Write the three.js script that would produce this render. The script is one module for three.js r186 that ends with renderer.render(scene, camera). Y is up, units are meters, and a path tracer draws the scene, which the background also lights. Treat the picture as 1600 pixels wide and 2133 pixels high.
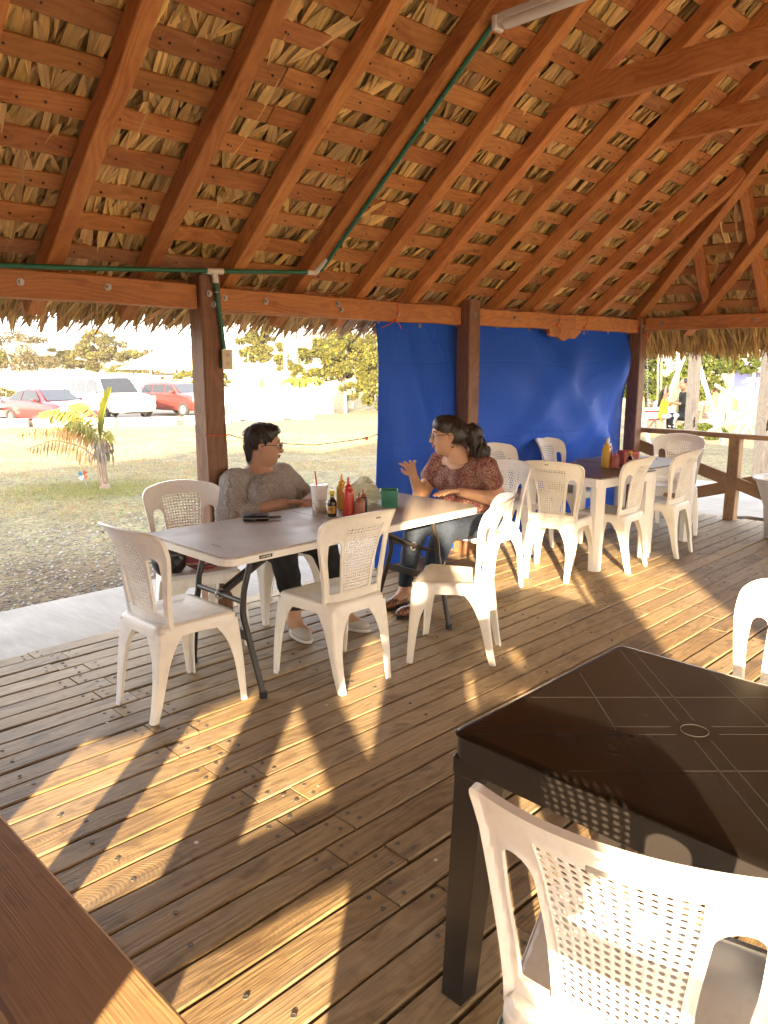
import * as THREE from 'three';
import { RoundedBoxGeometry } from 'three/addons/geometries/RoundedBoxGeometry.js';
import { mergeGeometries, mergeVertices, toCreasedNormals } from 'three/addons/utils/BufferGeometryUtils.js';

// ---------- camera, sky, sun, exposure ----------
const scene = new THREE.Scene();
const camera = new THREE.PerspectiveCamera(67.1, 768 / 1024, 0.05, 3000);
camera.position.set(0, 1.6, 0);
camera.rotation.set(-11 * Math.PI / 180, 0, 0);
scene.add(camera);
const SUN = new THREE.Vector3(-0.068, 0.231, 0.998).normalize();   // towards the sun: low, behind the viewer
const EXPOSURE = 8.7;
const sunLight = new THREE.DirectionalLight(new THREE.Color(1.0, 0.76, 0.47), 5.0);
sunLight.position.copy(SUN).multiplyScalar(60);
sunLight.castShadow = true;
sunLight.shadow.radius = 1.6;
sunLight.shadow.mapSize.set(4096, 4096);
Object.assign(sunLight.shadow.camera, { left: -25, right: 25, top: 20, bottom: -20, near: 1, far: 140 });
scene.add(sunLight, sunLight.target);
{
  const W = 256, H = 128, d = new Float32Array(W * H * 4), v = new THREE.Vector3();
  for (let j = 0; j < H; j++) for (let i = 0; i < W; i++) {
    const th = ((i + .5) / W - .5) * 2 * Math.PI, el = ((j + .5) / H - .5) * Math.PI;
    v.set(Math.cos(el) * Math.cos(th), Math.sin(el), Math.cos(el) * Math.sin(th));
    const up = Math.max(0, v.y), hz = Math.exp(-up * 3.2), c = Math.max(0, v.dot(SUN));
    const glow = 0.9 * Math.pow(c, 10) + 1.6 * Math.pow(c, 60);
    const k = (j * W + i) * 4, dn = v.y < 0 ? 0.45 : 1;
    d[k] = dn * (0.34 + 0.44 * hz + glow * 0.9);
    d[k + 1] = dn * (0.38 + 0.39 * hz + glow * 0.72);
    d[k + 2] = dn * (0.46 + 0.26 * hz + glow * 0.48);
    d[k + 3] = 1;
  }
  const t = new THREE.DataTexture(d, W, H, THREE.RGBAFormat, THREE.FloatType);
  t.mapping = THREE.EquirectangularReflectionMapping; t.magFilter = t.minFilter = THREE.LinearFilter; t.needsUpdate = true;
  scene.background = t; scene.environment = t;
  scene.fog = new THREE.FogExp2(0xfff1dc, 0.0006);
}
const renderer = new THREE.WebGLRenderer({ antialias: true });
renderer.toneMapping = THREE.LinearToneMapping;
renderer.toneMappingExposure = EXPOSURE;
renderer.shadowMap.enabled = true;
renderer.setSize(768, 1024);

// ---------- helpers ----------
let seed = 12345;
const rnd = () => { seed |= 0; seed = seed + 0x6D2B79F5 | 0; let t = Math.imul(seed ^ seed >>> 15, 1 | seed); t = t + Math.imul(t ^ t >>> 7, 61 | t) ^ t; return ((t ^ t >>> 14) >>> 0) / 4294967296; };
const rr = (a, b) => a + (b - a) * rnd();
const lerp = (a, b, t) => a + (b - a) * t, clamp = (x, a = 0, b = 1) => Math.min(b, Math.max(a, x));
const sm = (a, b, x) => { const t = clamp((x - a) / (b - a)); return t * t * (3 - 2 * t); };
const V = (x, y, z) => new THREE.Vector3(x, y, z), S2 = Math.SQRT1_2;
const AB = (a, b, h = 0) => V((a + b) * S2, h, (b - a) * S2);        // pavilion axes: a along the boards, b across
const hash = (i, j, s) => { let h = Math.imul(i, 374761393) + Math.imul(j, 668265263) + Math.imul(s, 982451653); h = Math.imul(h ^ h >>> 13, 1274126177); return ((h ^ h >>> 16) >>> 0) / 4294967296; };
function noise(x, y, px, py, s = 0) {                                  // periodic value noise
  const i = Math.floor(x), j = Math.floor(y), fx = x - i, fy = y - j, u = fx * fx * (3 - 2 * fx), w = fy * fy * (3 - 2 * fy);
  const m = (k, p) => ((k % p) + p) % p;
  const a = hash(m(i, px), m(j, py), s), b = hash(m(i + 1, px), m(j, py), s), c = hash(m(i, px), m(j + 1, py), s), d = hash(m(i + 1, px), m(j + 1, py), s);
  return lerp(lerp(a, b, u), lerp(c, d, u), w);
}
function fbm(u, v, px, py, oct, s = 0) { let r = 0, a = .5, n = 0; for (let o = 0; o < oct; o++) { r += a * noise(u * px, v * py, px, py, s + o); n += a; a *= .5; px *= 2; py *= 2; } return r / n; }
const toS = c => { c = clamp(c); return 255 * (c <= .0031308 ? 12.92 * c : 1.055 * Math.pow(c, 1 / 2.4) - .055); };
function dataTex(w, h, fn, srgb = true) {
  const d = new Uint8Array(w * h * 4);
  for (let j = 0; j < h; j++) for (let i = 0; i < w; i++) { const c = fn((i + .5) / w, (j + .5) / h), k = (j * w + i) * 4; for (let q = 0; q < 3; q++) d[k + q] = srgb ? toS(c[q]) : clamp(c[q]) * 255; d[k + 3] = 255; }
  const t = new THREE.DataTexture(d, w, h, THREE.RGBAFormat); t.wrapS = t.wrapT = THREE.RepeatWrapping; t.magFilter = THREE.LinearFilter; t.minFilter = THREE.LinearMipmapLinearFilter; t.generateMipmaps = true;
  if (srgb) t.colorSpace = THREE.SRGBColorSpace; t.needsUpdate = true; return t;
}
function grayTex(w, h, fn) { return dataTex(w, h, (u, v) => { const g = fn(u, v); return [g, g, g]; }, false); }
const C = (r, g, b) => new THREE.Color().setRGB(r, g, b);
const mat = (r, g, b, rough = .7, o = {}) => new THREE.MeshStandardMaterial({ color: C(r, g, b), roughness: rough, side: THREE.DoubleSide, ...o });

const used = {};
const numbered = n => { const k = used[n] = (used[n] ?? -1) + 1; return k ? n + '_' + String(k).padStart(3, '0') : n; };
function tag(o, label, category, group, kind) { if (label) o.userData.label = label; if (category) o.userData.category = category; if (group) o.userData.group = group; if (kind) o.userData.kind = kind; return o; }
function thing(name, label, category, pos = V(0, 0, 0), turn = 0, group) { const o = new THREE.Group(); o.name = numbered(name); o.position.copy(pos); o.rotation.y = turn; scene.add(o); return tag(o, label, category, group); }
function obj(name, geo, m, parent = scene) { const o = new THREE.Mesh(Array.isArray(geo) ? mergeGeometries(geo.map(g => plain(g))) : geo, m); o.name = parent === scene ? numbered(name) : name; o.castShadow = o.receiveShadow = true; parent.add(o); return o; }
const each = (name, geos, m, parent, H) => geos.map(g => { const o = obj(name, g, m, parent); if (H) o.applyMatrix4(H); return o; });
function struct(name, geo, m) { const o = obj(name, geo, m); o.userData.kind = 'structure'; return o; }
function plain(g) { g = g.index ? g.toNonIndexed() : g; for (const k of Object.keys(g.attributes)) if (!['position', 'normal', 'uv'].includes(k)) g.deleteAttribute(k); if (!g.attributes.uv) g.setAttribute('uv', new THREE.BufferAttribute(new Float32Array(g.attributes.position.count * 2), 2)); return g; }
const T = (g, x = 0, y = 0, z = 0, rx = 0, ry = 0, rz = 0) => g.applyMatrix4(new THREE.Matrix4().makeRotationFromEuler(new THREE.Euler(rx, ry, rz)).setPosition(x, y, z));
function fromTris(P, N, U) { const g = new THREE.BufferGeometry(); g.setAttribute('position', new THREE.Float32BufferAttribute(P, 3)); if (N) g.setAttribute('normal', new THREE.Float32BufferAttribute(N, 3)); if (U) g.setAttribute('uv', new THREE.Float32BufferAttribute(U, 2)); if (!N) g.computeVertexNormals(); return g; }
function flatUV(g, s) { g = plain(g); const p = g.attributes.position, n = g.attributes.normal, u = new Float32Array(p.count * 2); for (let i = 0; i < p.count; i++) { const ax = Math.abs(n.getX(i)), ay = Math.abs(n.getY(i)), az = Math.abs(n.getZ(i)); let a, b; if (ay >= ax && ay >= az) { a = p.getX(i); b = p.getZ(i); } else if (ax > az) { a = p.getZ(i); b = p.getY(i); } else { a = p.getX(i); b = p.getY(i); } u[i * 2] = a * s; u[i * 2 + 1] = b * s; } g.setAttribute('uv', new THREE.BufferAttribute(u, 2)); return g; }

// a length of sawn timber along x with chamfered, slightly uneven edges; uv in metres (u: 2.4 m, v: 0.6 m)
function timber(L, H, W, c = .004, seg = 4, wob = .002) {
  const y = H / 2, z = W / 2, sec = [[-y + c, z], [y - c, z], [y, z - c], [y, -z + c], [y - c, -z], [-y + c, -z], [-y, -z + c], [-y, z - c]];
  const P = [], U = [], u0 = rnd(), v0 = rnd(), per = [0]; for (let i = 0; i < 8; i++) { const a = sec[i], b = sec[(i + 1) % 8]; per.push(per[i] + Math.hypot(a[0] - b[0], a[1] - b[1])); }
  const ring = []; for (let k = 0; k <= seg; k++) { const o1 = rr(-wob, wob), o2 = rr(-wob, wob), s = rr(-wob, wob); ring.push(sec.map(([a, b]) => [L * (k / seg - .5), a * (1 + s / H) + o1, b * (1 + s / W) + o2])); }
  const push = (p, u, v) => { P.push(...p); U.push(u0 + u / 2.4, v0 + v / .6); };
  for (let k = 0; k < seg; k++) for (let i = 0; i < 8; i++) { const j = (i + 1) % 8, A = ring[k][i], B = ring[k][j], D = ring[k + 1][i], E = ring[k + 1][j], x0 = L * k / seg, x1 = L * (k + 1) / seg;
    push(A, x0, per[i]); push(D, x1, per[i]); push(E, x1, per[i + 1]); push(A, x0, per[i]); push(E, x1, per[i + 1]); push(B, x0, per[i + 1]); }
  for (const [k, f] of [[0, 1], [seg, -1]]) for (let i = 1; i < 7; i++) { const q = f > 0 ? [0, i, i + 1] : [0, i + 1, i]; for (const w of q) push(ring[k][w], ring[k][w][1] * .3, ring[k][w][2]); }
  return fromTris(P, null, U);
}
// mesh placed so that its x axis runs from p to q and its y axis leans towards up
function along(o, p, q, up = V(0, 1, 0)) { const x = q.clone().sub(p).normalize(), z = x.clone().cross(up).normalize(), y = z.clone().cross(x); o.quaternion.setFromRotationMatrix(new THREE.Matrix4().makeBasis(x, y, z)); o.position.copy(p).add(q).multiplyScalar(.5); return o; }
function stick(name, p, q, H, W, m, parent, o = {}) { const t = obj(name, timber(p.distanceTo(q), H, W, o.c ?? .005, o.seg ?? 5, o.wob ?? .003), m, parent); return along(t, p, q, o.up); }
function bar(p, q, r0, r1 = r0, n = 8) { const L = p.distanceTo(q), g = new THREE.CylinderGeometry(r1, r0, L, n, 1); const y = q.clone().sub(p).normalize(); g.applyMatrix4(new THREE.Matrix4().makeRotationFromQuaternion(new THREE.Quaternion().setFromUnitVectors(V(0, 1, 0), y)).setPosition(p.clone().add(q).multiplyScalar(.5))); return g; }
const tube = (pts, r, n = 8, seg = 0) => new THREE.TubeGeometry(new THREE.CatmullRomCurve3(pts, false, 'catmullrom', .3), seg || pts.length * 6, r, n);
const box = (w, h, d, r = .004, s = 2) => new RoundedBoxGeometry(w, h, d, s, Math.min(r, w * .49, h * .49, d * .49));

// sheet of given thickness over the region f(x,y) < 0 of a grid, mapped into space; smooth outline by clipping cells
function sheet(f, x0, x1, y0, y1, n, m, front, back, crease = .7) {
  const P = [], U = [], dx = (x1 - x0) / n, dy = (y1 - y0) / m, F = [];
  for (let j = 0; j <= m; j++) { F.push([]); for (let i = 0; i <= n; i++) F[j].push(f(x0 + i * dx, y0 + j * dy)); }
  const tri = (map, a, b, c, flip) => { for (const q of flip ? [a, c, b] : [a, b, c]) { P.push(...map(q[0], q[1])); U.push(q[0], q[1]); } };
  for (let j = 0; j < m; j++) for (let i = 0; i < n; i++) {
    const c = [[i, j], [i + 1, j], [i + 1, j + 1], [i, j + 1]].map(([p, q]) => [x0 + p * dx, y0 + q * dy, F[q][p]]); const poly = [];
    for (let k = 0; k < 4; k++) { const A = c[k], B = c[(k + 1) % 4]; if (A[2] < 0) poly.push([A[0], A[1], 0]); if ((A[2] < 0) !== (B[2] < 0)) { const t = A[2] / (A[2] - B[2]); poly.push([lerp(A[0], B[0], t), lerp(A[1], B[1], t), 1]); } }
    for (let k = 1; k + 1 < poly.length; k++) { tri(front, poly[0], poly[k], poly[k + 1]); if (back) tri(back, poly[0], poly[k], poly[k + 1], true); }
    if (back) for (let k = 0; k < poly.length; k++) { const A = poly[k], B = poly[(k + 1) % poly.length], e = 1e-9, rim = (A[2] && B[2]) || (i === 0 && Math.abs(A[0] - x0) < e && Math.abs(B[0] - x0) < e) || (i === n - 1 && Math.abs(A[0] - x1) < e && Math.abs(B[0] - x1) < e) || (j === 0 && Math.abs(A[1] - y0) < e && Math.abs(B[1] - y0) < e) || (j === m - 1 && Math.abs(A[1] - y1) < e && Math.abs(B[1] - y1) < e);
      if (rim) for (const [mp, q] of [[front, A], [back, A], [back, B], [front, A], [back, B], [front, B]]) { P.push(...mp(q[0], q[1])); U.push(q[0], q[1]); } }
  }
  const g = new THREE.BufferGeometry(); g.setAttribute('position', new THREE.Float32BufferAttribute(P, 3)); g.setAttribute('uv', new THREE.Float32BufferAttribute(U, 2));
  return toCreasedNormals(g, crease);
}

// ---- smooth bodies: signed distances meshed by surface nets ----
const len3 = (x, y, z) => Math.sqrt(x * x + y * y + z * z);
const ell = (cx, cy, cz, rx, ry, rz) => (x, y, z) => { const a = (x - cx) / rx, b = (y - cy) / ry, c = (z - cz) / rz, k = len3(a, b, c), q = len3(a / rx, b / ry, c / rz); return k < 1e-6 ? -Math.min(rx, ry, rz) : k * (k - 1) / q; };
const cone = (a, b, ra, rb) => { const dx = b[0] - a[0], dy = b[1] - a[1], dz = b[2] - a[2], L2 = dx * dx + dy * dy + dz * dz; return (x, y, z) => { const t = clamp(((x - a[0]) * dx + (y - a[1]) * dy + (z - a[2]) * dz) / L2); return len3(x - a[0] - dx * t, y - a[1] - dy * t, z - a[2] - dz * t) - (ra + (rb - ra) * t); }; };
const smin = (a, b, k) => { const h = Math.max(k - Math.abs(a - b), 0) / k; return Math.min(a, b) - h * h * k * .25; };
const union = (fs, k) => (x, y, z) => { let d = fs[0](x, y, z); for (let i = 1; i < fs.length; i++) d = smin(d, fs[i](x, y, z), k); return d; };
function nets(f, lo, hi, h) {
  const n = [0, 1, 2].map(i => Math.ceil((hi[i] - lo[i]) / h) + 1), [nx, ny, nz] = n, G = new Float32Array(nx * ny * nz), id = (i, j, k) => (k * ny + j) * nx + i;
  for (let k = 0; k < nz; k++) for (let j = 0; j < ny; j++) for (let i = 0; i < nx; i++) G[id(i, j, k)] = f(lo[0] + i * h, lo[1] + j * h, lo[2] + k * h);
  const vid = new Int32Array(nx * ny * nz).fill(-1), P = [], I = [];
  for (let k = 0; k < nz - 1; k++) for (let j = 0; j < ny - 1; j++) for (let i = 0; i < nx - 1; i++) {
    let c = 0, sx = 0, sy = 0, sz = 0; const g = []; for (let q = 0; q < 8; q++) g.push(G[id(i + (q & 1), j + (q >> 1 & 1), k + (q >> 2))]);
    for (let a = 0; a < 8; a++) for (const b of [1, 2, 4]) if (!(a & b)) { const A = g[a], B = g[a | b]; if ((A < 0) !== (B < 0)) { const t = A / (A - B); sx += (a & 1) + (b === 1 ? t : 0); sy += (a >> 1 & 1) + (b === 2 ? t : 0); sz += (a >> 2) + (b === 4 ? t : 0); c++; } }
    if (c) { vid[id(i, j, k)] = P.length / 3; P.push(lo[0] + (i + sx / c) * h, lo[1] + (j + sy / c) * h, lo[2] + (k + sz / c) * h); }
  }
  const quad = (a, b, c, d, fl) => { if (fl) I.push(a, c, b, a, d, c); else I.push(a, b, c, a, c, d); };
  for (let k = 1; k < nz - 1; k++) for (let j = 1; j < ny - 1; j++) for (let i = 1; i < nx - 1; i++) { const s = G[id(i, j, k)] < 0;
    if (s !== G[id(i + 1, j, k)] < 0) quad(vid[id(i, j - 1, k - 1)], vid[id(i, j, k - 1)], vid[id(i, j, k)], vid[id(i, j - 1, k)], !s);
    if (s !== G[id(i, j + 1, k)] < 0) quad(vid[id(i - 1, j, k - 1)], vid[id(i - 1, j, k)], vid[id(i, j, k)], vid[id(i, j, k - 1)], !s);
    if (s !== G[id(i, j, k + 1)] < 0) quad(vid[id(i - 1, j - 1, k)], vid[id(i, j - 1, k)], vid[id(i, j, k)], vid[id(i - 1, j, k)], !s); }
  const N = new Float32Array(P.length), U = new Float32Array(P.length / 3 * 2), e = h * .5;
  for (let i = 0; i < P.length; i += 3) { const [x, y, z] = [P[i], P[i + 1], P[i + 2]]; let a = f(x + e, y, z) - f(x - e, y, z), b = f(x, y + e, z) - f(x, y - e, z), c = f(x, y, z + e) - f(x, y, z - e), l = len3(a, b, c) || 1; N[i] = a / l; N[i + 1] = b / l; N[i + 2] = c / l;
    const w = Math.abs(N[i]) > Math.abs(N[i + 2]) ? z : x; U[i / 3 * 2] = w; U[i / 3 * 2 + 1] = y; }
  const g = new THREE.BufferGeometry(); g.setAttribute('position', new THREE.Float32BufferAttribute(P, 3)); g.setAttribute('normal', new THREE.BufferAttribute(N, 3)); g.setAttribute('uv', new THREE.BufferAttribute(U, 2)); g.setIndex(I); return g;
}
// ---------- procedural materials ----------
// sawn timber: u covers 2.4 m along the grain, v 0.6 m across it
function woodMat(base, dark, o = {}) {
  const s = o.seed ?? 1, W = o.w ?? 1024, H = o.h ?? 512, st = o.stain ?? .5, wx = o.weather;
  const val = (u, v) => { const warp = fbm(u, v, 3, 4, 3, s) * 1.3 + .25 * fbm(u, v, 10, 6, 2, s + 9); const ring = .5 + .5 * Math.sin(2 * Math.PI * (v * 14 + warp * 7)); const fine = fbm(u, v, 10, 190, 2, s + 20), fib = fbm(u, v, 36, 300, 2, s + 33); return [ring, fine, fib]; };
  const arc = (u, v) => { const m = sm(.52, .7, fbm(u, v, 5, 4, 2, s + 60)); const x = u * 2.4, y = ((v * 4) % 1 - .5); return m * Math.pow(.5 + .5 * Math.sin(2 * Math.PI * (x + y * y * .35) / .016 + 9 * fbm(u, v, 16, 14, 3, s + 5)), 3); };
  const map = dataTex(W, H, (u, v) => { const [r, f, b] = val(u, v); let t = clamp((o.ring ?? .42) * r + (o.fine ?? .55) * f + .3 * (b - .5)); const bl = fbm(u, v, 6, 4, 4, s + 40), kn = sm(.70, .8, fbm(u, v, 14, 10, 2, s + 50)), sp = sm(.72, .82, noise(u * 90, v * 30, 90, 30, s + 77));
    t = clamp(t * (1 - st * .3) + st * sm(.45, .75, bl) * .55); t = clamp(t + kn * .35 + sp * .25 * st); const out = [0, 1, 2].map(i => lerp(base[i], dark[i], t)); if (wx) { const g = (out[0] + out[1] + out[2]) / 3, w = wx * sm(.3, .6, fbm(u, v, 4, 8, 3, s + 70)); for (let i = 0; i < 3; i++) out[i] = lerp(out[i], g * [1.05, 1, .93][i], w); } return out; });
  const bump = grayTex(W, H, (u, v) => { const [r, f, b] = val(u, v); return clamp(.55 - .25 * r * .6 - .35 * (f - .5) - .3 * (b - .5) - (o.arcs ? .13 * arc(u, v) : 0)); });
  return new THREE.MeshStandardMaterial({ map, bumpMap: bump, bumpScale: o.bump ?? .002, roughness: o.rough ?? .75, side: THREE.DoubleSide });
}
const M = {};
const deckVariants = [[1, [.365, .25, .118], [.155, .096, .042]], [2, [.325, .22, .104], [.135, .082, .036]], [3, [.405, .28, .138], [.18, .113, .051]]].map(([s, a, b]) => woodMat(a, b, { seed: s * 11, arcs: true, bump: .0035, rough: .62, weather: .18, stain: .7 }));
M.roofWood = woodMat([.60, .26, .075], [.36, .125, .032], { seed: 101, bump: .002, rough: .7, stain: .6 });
M.batten = woodMat([.55, .245, .078], [.34, .13, .036], { seed: 131, bump: .002, rough: .75, stain: .7 });
M.post = woodMat([.27, .125, .058], [.13, .054, .027], { seed: 151, bump: .002, rough: .55, stain: .6 });
M.beam = woodMat([.60, .245, .07], [.36, .13, .038], { seed: 171, bump: .002, rough: .55, stain: .5 });
M.rail = woodMat([.42, .25, .115], [.21, .115, .052], { seed: 191, w: 2048, h: 1024, ring: .16, fine: .16, bump: .0012, rough: .6, stain: 1 });
M.greyWood = woodMat([.44, .36, .28], [.23, .18, .13], { seed: 211, bump: .004, rough: .85, stain: .8, w: 512, h: 256 });
const strawTex = dataTex(64, 256, (u, v) => { const f = fbm(u, v, 24, 3, 2, 5), b = fbm(u, v, 3, 8, 3, 6), m = .8 + .35 * (f - .5) + .4 * (b - .5), e = Math.abs(u - .5) < .05 ? .8 : 1; return [m * e, m * e * .98, m * e * .92]; });
const strawBump = grayTex(64, 64, (u, v) => fbm(u, v, 24, 2, 2, 5));
M.straw = new THREE.MeshPhysicalMaterial({ map: strawTex, bumpMap: strawBump, bumpScale: .001, color: C(.62, .44, .20), roughness: .6, side: THREE.DoubleSide });
M.thatch = new THREE.MeshStandardMaterial({ map: dataTex(512, 512, (u, v) => { const f = fbm(u, v, 90, 10, 3, 8), b = fbm(u, v, 12, 12, 3, 9); const m = .25 + 1.0 * f * b * 1.6; return [.95 * m, .68 * m, .32 * m]; }), bumpMap: grayTex(512, 512, (u, v) => fbm(u, v, 90, 10, 3, 8)), bumpScale: .02, roughness: .9, side: THREE.DoubleSide });
const plasticBump = grayTex(128, 128, (u, v) => fbm(u, v, 40, 40, 2, 3));
const dirt = dataTex(256, 256, (u, v) => { const a = fbm(u, v, 5, 5, 4, 14), s = sm(.62, .8, fbm(u, v, 18, 18, 3, 15)); const sc = sm(.74, .84, noise(u * 70, v * 26, 70, 26, 16)); const k = 1 - .07 * sm(.4, .75, a) - .04 * s - .05 * sc; return [k, k * .995, k * .975]; });
M.chair = new THREE.MeshPhysicalMaterial({ map: dirt, color: C(.90, .85, .76), roughness: .38, clearcoat: .15, clearcoatRoughness: .35, bumpMap: plasticBump, bumpScale: .0004, side: THREE.DoubleSide });
M.chairPanel = M.chair;
M.white = mat(.82, .79, .72, .45);
M.steel = mat(.42, .41, .40, .35, { metalness: .8 });
M.screw = mat(.13, .115, .10, .55, { metalness: .5 });
M.concrete = new THREE.MeshStandardMaterial({ map: dataTex(512, 512, (u, v) => { const a = fbm(u, v, 6, 6, 5, 21), b = fbm(u, v, 80, 14, 2, 22); const k = .30 + .14 * (a - .5) + .06 * (b - .5); return [k * 1.06, k * .95, k * .82]; }), bumpMap: grayTex(512, 512, (u, v) => fbm(u, v, 60, 14, 3, 23)), bumpScale: .006, roughness: .9 });
M.paint = new THREE.MeshStandardMaterial({ map: dataTex(256, 256, (u, v) => { const k = .84 - .16 * sm(.5, .8, fbm(u, v, 6, 8, 4, 31)); return [k, k * .97, k * .92]; }), roughness: .8, side: THREE.DoubleSide });
M.dark = mat(.018, .017, .016, .5);
M.leg = mat(.028, .022, .018, .42);
M.green = mat(.018, .15, .085, .4);
M.pvc = mat(.72, .68, .58, .45);
M.orange = mat(.62, .09, .02, .7);
M.rubber = mat(.02, .02, .02, .8);
M.glass = new THREE.MeshPhysicalMaterial({ color: C(.95, .97, .97), roughness: .02, transmission: 1, thickness: 0, ior: 1.45, side: THREE.DoubleSide });
M.carGlass = new THREE.MeshPhysicalMaterial({ color: C(.012, .013, .015), roughness: .08, clearcoat: .2, side: THREE.DoubleSide });

// pieces of timber and chairs differ a little in tone
const tints = (m, n) => Array.from({ length: n }, () => { const c = m.clone(), k = rr(.74, 1.12); c.color = C(k, k * rr(.92, 1.03), k * rr(.82, 1.05)); return c; });
M.rafters = tints(M.roofWood, 6); M.battens = tints(M.batten, 7); const pickOf = L => L[Math.floor(rnd() * L.length)];
M.chairs = [[.90, .87, .80], [.88, .84, .76], [.92, .89, .84], [.86, .82, .73]].map((c, i) => { const m = M.chair.clone(); m.color = C(...c); m.map = dirt.clone(); m.map.offset.set(i * .37, i * .23); m.map.repeat.set(1.6, 1.6); m.map.needsUpdate = true; return m; });
// ---------- ground ----------
function groundH(x, z) { const r = Math.hypot(x, z), t = sm(8, 40, r); return -.16 - .82 * t - .9 * sm(40, 160, r) + .02 * Math.sin(x * .9 + z * .4) * sm(6, 12, r); }
{
  const nr = 120, na = 160, P = [], U = [], Cc = [], I = [];
  for (let i = 0; i <= nr; i++) for (let j = 0; j <= na; j++) {
    const r = 2.2 * Math.pow(1.0565, i) - 2.2 + .02 * i, th = j / na * 2 * Math.PI, x = 1.5 + r * Math.cos(th), z = -3 + r * Math.sin(th);
    P.push(x, groundH(x, z), z); U.push(x / 3.1, z / 3.1);
    const a = (x - z) * S2, b = (x + z) * S2, d = Math.max(-4.2 - b, a - 8.2, -a, b - 4.2);
    const bare = 1 - sm(1.6, 3.6, d + 1.2 * (noise(x * 1.1, z * 1.1, 999, 999, 3) - .5)), pal = Math.exp(-(((x + 4.1) ** 2 + (z + 11.0) ** 2) / 1.6)), big = noise(x * .35 + 50, z * .35 + 50, 999, 999, 4);
    const c = [lerp(.98, .52, bare) * (.85 + .3 * big), lerp(.94, .40, bare) * (.85 + .3 * big), lerp(.86, .34, bare) * (.85 + .3 * big)];
    const g = clamp(pal + .25 * sm(.55, .8, noise(x * .8, z * .8, 999, 999, 7)) * (1 - bare)); Cc.push(lerp(c[0], .66, g), lerp(c[1], .74, g), lerp(c[2], .42, g));
  }
  for (let i = 0; i < nr; i++) for (let j = 0; j < na; j++) { const a = i * (na + 1) + j, b = a + na + 1; I.push(a, a + 1, b, b, a + 1, b + 1); }
  const g = new THREE.BufferGeometry(); g.setAttribute('position', new THREE.Float32BufferAttribute(P, 3)); g.setAttribute('uv', new THREE.Float32BufferAttribute(U, 2)); g.setAttribute('color', new THREE.Float32BufferAttribute(Cc, 3)); g.setIndex(I); g.computeVertexNormals();
  const m = new THREE.MeshStandardMaterial({ vertexColors: true, roughness: .95, side: THREE.DoubleSide, map: dataTex(1024, 1024, (u, v) => { const a = fbm(u, v, 9, 9, 4, 41), b = fbm(u, v, 120, 120, 2, 42), s = fbm(u, v, 40, 40, 3, 43); const k = .225 + .15 * (a - .5) + .30 * (b - .5) + .15 * (s - .5), gr = sm(.52, .7, s) * .3; return [k * (1.0 - gr * .4), k * (.81 + gr * .05), k * (.46 - gr * .15)]; }), bumpMap: grayTex(1024, 1024, (u, v) => fbm(u, v, 110, 110, 3, 42)), bumpScale: .05 });
  struct('ground', g, m);
}
// ---------- deck of planks ----------
const deck = new THREE.Group(); deck.name = 'deck'; deck.userData.kind = 'structure'; deck.rotation.y = Math.PI / 4; scene.add(deck);
const screwSpots = [];
{
  const pitch = .1265, b0 = -4.32; let i = 0;
  for (let b = b0; b < 4.3; b += pitch, i++) {
    const j1 = 1.55 + (i % 2 ? .09 : -.05) + rr(-.02, .02), j2 = (i % 3 ? 4.7 : 5.1) + (i % 2 ? .12 : -.1), far = b > 1.4;
    const cuts = far ? [-.05, 8.2] : [-.05, j1, j2, 8.2 + rr(-.02, .02)];
    for (let k = 0; k + 1 < cuts.length; k++) {
      const L = cuts[k + 1] - cuts[k] - .006, w = pitch - rr(.005, .013);
      const p = obj('plank', timber(L, .032, w, .005, 6, .0016), deckVariants[Math.floor(rnd() * 3)], deck);
      p.position.set((cuts[k] + cuts[k + 1]) / 2, -.017 + rr(-.003, .002), b + pitch / 2);
      if (!far) { for (const e of [cuts[k] + .05, cuts[k + 1] - .05]) if (e > .2 && e < 8.1) for (const s of [-.03, .03]) screwSpots.push([e + rr(-.012, .012), p.position.y + .016, b + pitch / 2 + s + rr(-.008, .008)]); }
    }
    if (b < 1.4) for (const a of [.98, 2.5, 3.3, 4.0, 5.7, 6.4, 7.2]) if (rnd() < .85) screwSpots.push([a + rr(-.03, .03), 0, b + pitch / 2 + rr(-.025, .025)]);
  }
  const head = mergeGeometries([plain(T(new THREE.CylinderGeometry(.006, .0065, .004, 10), 0, .001, 0)), plain(T(new THREE.TorusGeometry(.0068, .0017, 5, 12), 0, .002, 0, Math.PI / 2))]);
  const im = new THREE.InstancedMesh(head, M.screw, screwSpots.length); im.name = 'screw'; im.userData.kind = 'stuff'; im.castShadow = im.receiveShadow = true;
  screwSpots.forEach((s, k) => im.setMatrixAt(k, new THREE.Matrix4().makeRotationFromEuler(new THREE.Euler(rr(-.1, .1), rnd() * 3, rr(-.1, .1))).setPosition(s[0], s[1] - .0005, s[2]))); deck.add(im);
  for (const a of [.0, 1.6, 3.2, 4.8, 6.4, 8.05]) { const j = obj('joist', timber(8.5, .09, .09), M.post, deck); j.rotation.y = Math.PI / 2; j.position.set(a, -.082, 0); }
  // droppings and specks of paint on the boards
  const blobs = []; for (let k = 0; k < 46; k++) { const g = new THREE.SphereGeometry(rr(.004, .011), 7, 4); g.scale(1, .12, rr(.6, 1.4)); T(g, rr(1.2, 6.5), .0005, rr(-3.2, -.3)); blobs.push(g); }
  tag(obj('speck', blobs, mat(.62, .56, .47, .8), deck), null, null, null, 'stuff');
}
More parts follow.
